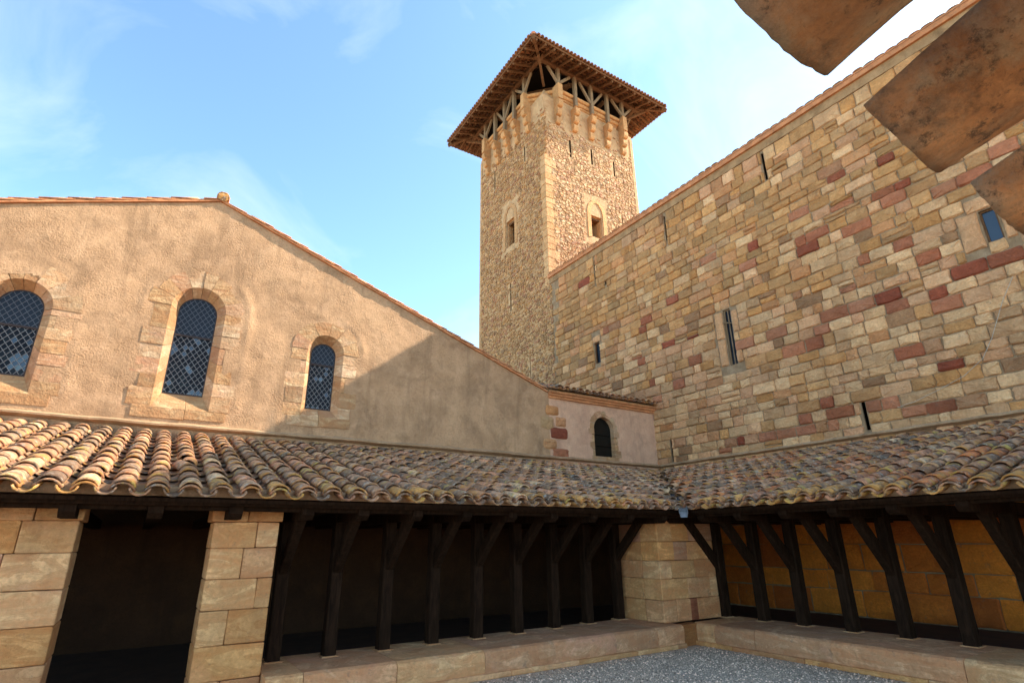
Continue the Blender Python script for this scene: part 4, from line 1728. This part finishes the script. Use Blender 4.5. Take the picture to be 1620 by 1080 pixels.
D = XW - XE - .03
g = Geo()
vs = [(XV - .03, YE + .03, deck(.03)), (XE + .03, YE + .03, deck(.03)), (XE + D, YE + D, deck(D)), (XV - D, YE + D, deck(D))]
vs = [(x, y, z - .035) for x, y, z in vs] + vs
g.add(vs, BOXF)
put('roof_boards', g, M_dark, gal_c)
g = Geo()
vs = [(XE + .03, -1.2, deck(.03)), (XE + D, -1.2, deck(D)), (XE + D, YE + D - .01, deck(D)), (XE + .03, YE + .02, deck(.03))]
vs = [(x, y, z - .035) for x, y, z in vs] + vs
g.add(vs, BOXF)
put('roof_boards', g, M_dark, gal_h)
# mortar tilting fillet that closes the wave of the tiles above the eaves board
g = Geo()
box(g, -8.9, XE + .12, YE + .10, YE + .18, ZE + .03, ZE + .125)
put('eaves_mortar', g, M_fillet, gal_c)
g = Geo()
box(g, XE + .10, XE + .18, -1.1, YE + .10, ZE + .03, ZE + .125)
put('eaves_mortar', g, M_fillet, gal_h)
# plates under the eaves
timber('eaves_plate', gal_c, (-5, YE + .25, 1.985), (XE + .2, YE + .25, 1.985), .13, .12)
timber('eaves_plate', gal_h, (XE + .25, -1, 1.99), (XE + .25, YE + .19, 1.99), .13, .12)
timber('fascia_board', gal_c, (-5, YE + .10, 2.0), (XE + .1, YE + .10, 2.0), .03, .07)
timber('fascia_board', gal_h, (XE + .10, -1, 2.0), (XE + .10, YE + .08, 2.0), .03, .07)
timber('purlin', gal_c, (-5, 7.62, 2.18), (9.2, 7.62, 2.18), .15, .16)
timber('purlin', gal_h, (8.88, -1, 2.20), (8.88, 8.0, 2.20), .15, .16)
def pad(parent, x, y):
    g = Geo()
    box(g, x - .10, x + .10, y - .10, y + .10, .318, .334)
    put('post_pad', g, M_sand, parent, (0.46, 0.37, 0.27, GR.random()))


LPOST = [(1.55, 7.58), (2.18, 7.54), (2.86, 7.54), (3.55, 7.57), (4.25, 7.6), (4.95, 7.63), (5.69, 7.70), (6.44, 7.78), (7.18, 7.84)]
for x, y in LPOST:
    pad(gal_c, x, y)
    po = timber('post', gal_c, (x, y, .334), (x, y, 2.12), .15, .15, (0, 1, 0))
    timber('brace', po, (x, y - .03, 1.30), (x, y - .68, 1.90), .11, .13)
for x in [-3.4, -2.7, -2.0, -1.3, -0.585, 0.105, 0.82] + [p[0] for p in LPOST]:
    beam_end(gal_c, (x, YW - .02, 1.91), (x, YE + .15, 1.91), .13, .13)
RPOST = [(8.83, 6.95), (8.86, 6.22), (8.88, 5.54), (8.85, 4.80), (8.86, 4.10), (8.85, 3.38), (8.85, 2.66), (8.85, 1.94), (8.85, 1.2), (8.85, .5)]
for x, y in RPOST:
    pad(gal_h, x, y)
    po = timber('post', gal_h, (x, y, .334), (x, y, 2.13), .17, .15, (0, 1, 0))
    timber('brace', po, (x - .03, y, 1.14), (x - .74, y, 1.90), .11, .15)
    beam_end(gal_h, (XW - .02, y, 1.915), (XE + .15, y, 1.915), .13, .13)
# thin mortar ledges where the roofs meet the walls
def ledge(parent, along, a0, a1):
    g = Geo()
    vs = []
    n = 60
    for i in range(n + 1):
        u = a0 + (a1 - a0) * i / n
        j, k = GR.uniform(-.008, .008), GR.uniform(-.012, .012)
        for d, z in ((.11 + k, 3.545 + j), (.115 + k, 3.575 + j), (-.02, 3.625 + j), (-.02, 3.50)):
            vs.append((u, YW - d, z) if along == 'x' else (XW - d, u, z))
    fs = []
    for i in range(n):
        for q in range(4):
            f = (4 * i + q, 4 * i + 4 + q, 4 * i + 4 + (q + 1) % 4, 4 * i + (q + 1) % 4)
            fs.append(f if along == 'x' else tuple(reversed(f)))
    g.add(vs, fs)
    put('wall_ledge', g, M_fillet, parent)


ledge(gal_c, 'x', -8.8, XW - .02)
ledge(gal_h, 'y', -1.2, YW - .125)

# valley gutter between the two roofs
val = thing('valley_gutter', 'dark lead valley gutter ending in a short zinc spout', 'gutter', (XE, YE, ZE))
a = Vector((XE - .10, YE - .10, deck(-.10) + .03))
b = Vector((XE + 4.8, YE + 4.8, deck(4.8) + .03))
sd = Vector((1, -1, 0)).normalized()
g = Geo()
vs = []
for p in (a, b):
    vs += [p - sd * .15 + Vector((0, 0, .075)), p - sd * .05, p + sd * .05, p + sd * .15 + Vector((0, 0, .075))]
g.add(vs, [(0, 1, 5, 4), (1, 2, 6, 5), (2, 3, 7, 6)])
put('channel', g, M_gut, val)
g = Geo()
a2 = Vector((XE - .04, YE - .04, ZE + .06))
b2 = Vector((XE - .17, YE - .17, ZE - .10))
dn = Vector((-.6, -.6, -.5)).normalized()
vs = []
for p in (a2, b2):
    vs += [p - sd * .07 + Vector((0, 0, .07)), p - sd * .05, p + sd * .05, p + sd * .07 + Vector((0, 0, .07))]
vs += [v + Vector((0, 0, .004)) for v in vs]
g.add(vs, [(0, 1, 5, 4), (1, 2, 6, 5), (2, 3, 7, 6), (8, 12, 13, 9), (9, 13, 14, 10), (10, 14, 15, 11)])
put('spout', g, M_zinc, val)


# ================================================================ pillars, pier and low walls
PS = [(0.46, 0.35, 0.22), (0.42, 0.30, 0.17), (0.50, 0.41, 0.28), (0.44, 0.335, 0.24), (0.40, 0.285, 0.19), (0.47, 0.34, 0.19), (0.52, 0.44, 0.33), (0.38, 0.29, 0.25), (0.48, 0.38, 0.25)]


def ashlar_box(parent, x0, x1, y0, y1, z0, z1, name, tint, rng, bev=.013):
    g = Geo()
    box(g, x0, x1, y0, y1, z0, z1)
    v = []
    for p in g.v:
        v.append((p[0] + rng.uniform(-.004, .004), p[1] + rng.uniform(-.005, .005), p[2] + rng.uniform(-.004, .004)))
    g.v = v
    o = put(name, g, M_sand, parent, tint)
    b = o.modifiers.new('edge', 'BEVEL')
    b.width = bev
    b.segments = 2
    return o


def ptint(rng, k=1.0):
    c = rng.choice(PS)
    q = rng.uniform(.92, 1.12) * k * 1.1
    return (c[0] * q, c[1] * q, c[2] * q, rng.random())


PR = random.Random(77)
pil1 = thing('stone_pillar', 'wide banded sandstone pillar beside the dark doorway, cut by the picture edge', 'pillar', (-1.3, 7.3, 0), 'stone pillars of the gallery')
for (z0, z1, cuts) in ((0, .32, (-.95,)), (.32, .60, (-1.7, -.9)), (.60, .91, (-1.35,)), (.91, 1.22, (-1.5, -1.32)), (1.22, 1.54, (-1.0,)), (1.54, 1.83, (-1.6, -.93)), (1.83, 1.99, (-1.75, -.85))):
    ex = .03 if z0 > 1.8 else (.0 if z0 < 1.5 else .0)
    xs = [-3.0, *cuts, -.5 + ex]
    for i in range(len(xs) - 1):
        ashlar_box(pil1, xs[i] + .002, xs[i + 1] - .002, 7.0 - ex - PR.uniform(0, .004), 7.62, z0 + .002, z1 - .002, 'stone', ptint(PR), PR)
pil2 = thing('stone_pillar', 'narrow banded sandstone pillar between dark doorway and first timber post', 'pillar', (1.0, 7.3, 0), 'stone pillars of the gallery')
for (z0, z1, cuts) in ((0, .30, (.95,)), (.30, .62, ()), (.62, .95, (.94,)), (.95, 1.25, (1.18,)), (1.25, 1.56, (1.0,)), (1.56, 1.83, (1.11,)), (1.83, 1.99, (1.0,))):
    ex = .03 if z0 > 1.8 else 0
    xs = [.67 - ex, *cuts, 1.335 + ex]
    for i in range(len(xs) - 1):
        ashlar_box(pil2, xs[i] + .002, xs[i + 1] - .002, 7.0 - ex - PR.uniform(0, .004), 7.45, z0 + .002, z1 - .002, 'stone', ptint(PR), PR)
pier = thing('corner_pier', 'squared sandstone pier in the inner corner where the two galleries meet', 'pier', (8.0, 7.4, .32))
for i, (z0, z1, cut) in enumerate(((.325, .66, (7.66, 8.0, 8.18)), (.66, .98, (7.98, 8.55)), (.98, 1.26, (7.62, 8.2)), (1.26, 1.56, (7.72, 8.05)), (1.56, 1.92, (7.7, 8.12)))):
    xs = [7.34, *cut, 8.74]
    for k in range(len(xs) - 1):
        t = ptint(PR, 1.05)
        if i == 0 and k == 2:
            t = (.25, .12, .085, .3)
        if k == 0:
            ashlar_box(pier, xs[k] + .002, xs[k + 1] - .002, 6.96, 7.36, z0 + .002, z1 - .002, 'stone', t, PR)
            ashlar_box(pier, xs[k] + .002 + PR.uniform(0, .004), xs[k + 1] - .002, 7.364, 8.0, z0 + .002, z1 - .002, 'stone', ptint(PR), PR)
        else:
            ashlar_box(pier, xs[k] + .002, xs[k + 1] - .002, 6.96 + PR.uniform(0, .004), 7.7, z0 + .002, z1 - .002, 'stone', t, PR)


def low_wall(parent, along, a0, a1, f, b, cuts, rng):
    """coping blocks of a low wall with worn rounded front edges, over a narrow plinth"""
    pts = [a0, *cuts, a1]
    for i in range(len(pts) - 1):
        u0, u1 = pts[i] + .003, pts[i + 1] - .003
        off = rng.uniform(-.012, .012)
        prof_ = [(f + off + .01, .065), (f + off - .0, .15), (f + off + .004, .25), (f + off + .02, .295), (f + off + .06, .318), (f + off + .4, .322 + rng.uniform(0, .002)), (b, .322), (b, .065)]
        n = len(prof_)
        seg = max(2, int((u1 - u0) / .15))
        vs = []
        for k in range(seg + 1):
            u = u0 + (u1 - u0) * k / seg
            edge = .012 if k in (0, seg) else 0
            for d, z in prof_:
                dd = d + (edge if d < f + .2 else 0) + (0.012 * noise.noise((u * 2.3, z * 6, f)) if d < f + .2 else 0)
                zz = z + (0.006 * noise.noise((u * 3, d * 3, 1)) if z > .2 and d < f + .3 else 0)
                vs.append((u, dd, zz) if along == 'x' else (dd, u, zz))
        fs = []
        for k in range(seg):
            for j in range(n):
                q = (k * n + j, (k + 1) * n + j, (k + 1) * n + (j + 1) % n, k * n + (j + 1) % n)
                fs.append(q)
        fs.append(tuple(reversed(range(n))))
        fs.append(tuple(seg * n + j for j in range(n)))
        if along == 'y':
            fs = [tuple(reversed(q)) for q in fs]
        g = Geo()
        g.add(vs, fs)
        c = rng.choice([(0.46, 0.36, 0.255), (0.48, 0.39, 0.28), (0.45, 0.34, 0.26), (0.41, 0.32, 0.255), (0.46, 0.34, 0.265)])
        k = rng.uniform(1.08, 1.25)
        put('coping_block', g, M_sand, parent, (c[0] * k, c[1] * k, c[2] * k, rng.random()))
    pts = [a0 + .0, *[c + .37 for c in cuts if c + .37 < a1], a1]
    for i in range(len(pts) - 1):
        g = Geo()
        if along == 'x':
            box(g, pts[i] + .002, pts[i + 1] - .002, f - .035, f + .5, 0, .064)
        else:
            box(g, f - .035, f + .5, pts[i] + .002, pts[i + 1] - .002, 0, .0635)
        o = put('plinth_block', g, M_sand, parent, ptint(rng, .95))
        bv = o.modifiers.new('edge', 'BEVEL')
        bv.width = .012
        bv.segments = 2


lw1 = thing('low_wall', 'low sandstone wall under the chapel gallery posts', 'low wall', (4.5, 7, 0), 'low walls round the court')
low_wall(lw1, 'x', 1.34, 7.53, 6.74, 7.85, (1.72, 2.75, 3.9, 5.0, 6.1, 6.95), PR)
lw2 = thing('low_wall', 'low sandstone wall under the hall gallery posts', 'low wall', (8.4, 3, 0), 'low walls round the court')
low_wall(lw2, 'y', -1.5, 6.86, 7.87, 9.08, (-.4, .8, 2.0, 3.15, 4.62, 5.75, 6.45), PR)
g = Geo()
box(g, 7.54, 7.95, 6.80, 6.955, 0, .31)
o = put('corner_block', g, M_sand, lw1, (0.30, 0.185, 0.09, .4))

# ================================================================ near eaves above the camera
near = thing('near_eaves', 'weathered half-round roof tiles jutting out close overhead at the upper corner', 'roof', (0.6, -1, 2.0))
NRG = random.Random(8)


def near_tile(rng):
    """a finely meshed channel tile with a worn, chipped rim"""
    vs, fs = [], []
    L, seg, rows, th = 0.48, 28, 34, 0.021
    sd_ = rng.uniform(0, 100)
    for layer in (0, 1):
        for i in range(rows + 1):
            t = i / rows
            r = .084 + .026 * t - layer * th
            for k in range(seg + 1):
                a = math.radians(14) + math.radians(152) * k / seg
                x, z = -r * math.cos(a), -r * math.sin(a) * .95
                y = L * t
                q = Vector((x * 22 + sd_, y * 22, z * 22))
                if i == 0:
                    y += .0025 * noise.noise(q * .9) + .0015 * noise.noise(q * 5)
                if layer == 0:
                    s_ = 1 + .016 * noise.noise(q * .7) + .008 * noise.noise(q * 2.5)
                    x, z = x * s_, z * s_
                vs.append((x, y, z))
    n = seg + 1
    m = (rows + 1) * n
    for i in range(rows):
        for k in range(seg):
            q = (i * n + k, i * n + k + 1, (i + 1) * n + k + 1, (i + 1) * n + k)
            fs.append(q)
            fs.append(tuple(m + x for x in reversed(q)))
    for k in range(seg):
        fs.append((k + 1, k, m + k, m + k + 1))
    for i in range(rows):
        fs.append((i * n, (i + 1) * n, m + (i + 1) * n, m + i * n))
        fs.append(((i + 1) * n + seg, i * n + seg, m + i * n + seg, m + (i + 1) * n + seg))
    return vs, fs


nm, nt, b = new_mat('near_tile')
col, rnd = tinted(nt, 'obj')
vec, pos = piece_vec(nt, rnd, 5.0)
c = mix(nt, ramp(nt, noise_node(nt, vec, 9, 5, .65, .6), .35, .65), mix(nt, 1.0, col, (.62, .5, .42), 'MULTIPLY'), mix(nt, 1.0, col, (1.25, 1.2, 1.1), 'MULTIPLY'))
c = mix(nt, ramp(nt, noise_node(nt, vec, 10, 8, .72, .2), .56, .66, 0, .75), c, (.07, .05, .034))
c = mix(nt, ramp(nt, noise_node(nt, vec, 12, 7, .7), .53, .64, 0, .7), c, (.52, .36, .20))
c = mix(nt, ramp(nt, noise_node(nt, vec, 7, 8, .78), .47, .60, 0, .5), c, (.58, .41, .25))
c = mix(nt, ramp(nt, noise_node(nt, vec, 19, 9, .8), .555, .63, 0, .8), c, (.05, .035, .024))
c = mix(nt, ramp(nt, noise_node(nt, pos, 170, 7, .8), .48, .66, 0, .4), c, (.20, .11, .055))
sm = N(nt, 'ShaderNodeMapping')
sm.inputs['Scale'].default_value = (1.0, 0.12, 0.6)
nt.links.new(vec, sm.inputs['Vector'])
c = mix(nt, ramp(nt, noise_node(nt, sm.outputs[0], 55, 4, .6), .45, .7, 0, .4), c, (.22, .12, .06))
nt.links.new(c, b.inputs['Base Color'])
b.inputs['Roughness'].default_value = .9
bump(nt, b, math_node(nt, 'ADD', noise_node(nt, pos, 160, 9, .8), math_node(nt, 'MULTIPLY', noise_node(nt, vec, 30, 6, .65), 2.5)), .009, 1.0)
n_ = math.sqrt(1 + SL * SL)
Yn, Zn, Xn = Vector((0, -1 / n_, SL / n_)), Vector((0, SL / n_, 1 / n_)), Vector((-1, 0, 0))
nb = [near_tile(NRG) for _ in range(4)]
nmesh = [Geo().add(v, f).mesh('channel_tile', nm, True) for v, f in nb]
base = world_origin(near)
for k in range(-12, 13):
    for r in range(4):
        x = .665 + k * .25 + {-1: .015, 1: .012}.get(k, 0)
        d = r * .38
        fine = r == 0 and -2 <= k <= 4
        org = Vector((x + NRG.uniform(-.006, .006),     .195, 2.062 + {-1: .014, 1: -.008}.get(k, 0))) + Yn * (d + NRG.uniform(-.008, .008))
        kk = NRG.uniform(.85, 1.15)
        o = link('channel_tile', nmesh[NRG.randrange(4)], near, (.40 * kk, .275 * kk, .17 * kk, NRG.random()))
        o.matrix_local = Matrix.Translation(-base) @ rigid(org, Xn, Yn, Zn)
recs = []
for k in range(-12, 13):
    for r in range(4):
        org = Vector((.79 + k * .25, .20, 2.075)) + Yn * (r * .38 + .17)
        recs.append((rigid(org, Xn, Yn, Zn), NRG.randrange(5), tile_tint(NRG), 0))
add_tiles(near, 'cover_tile', 'cover_tiles', recs, COVER, (M_tile, M_tile_s), 100)
g = Geo()
vs = [(-2.6, -.24, 2.065), (3.8, -.24, 2.065), (3.8, -1.5, 2.0 + 1.52 * SL), (-2.6, -1.5, 2.0 + 1.52 * SL)]
vs = [(x, y, z - .05) for x, y, z in vs] + [(x, y, z - .02) for x, y, z in vs]
g.add(vs, BOXF)
put('roof_boards', g, M_dark, near)
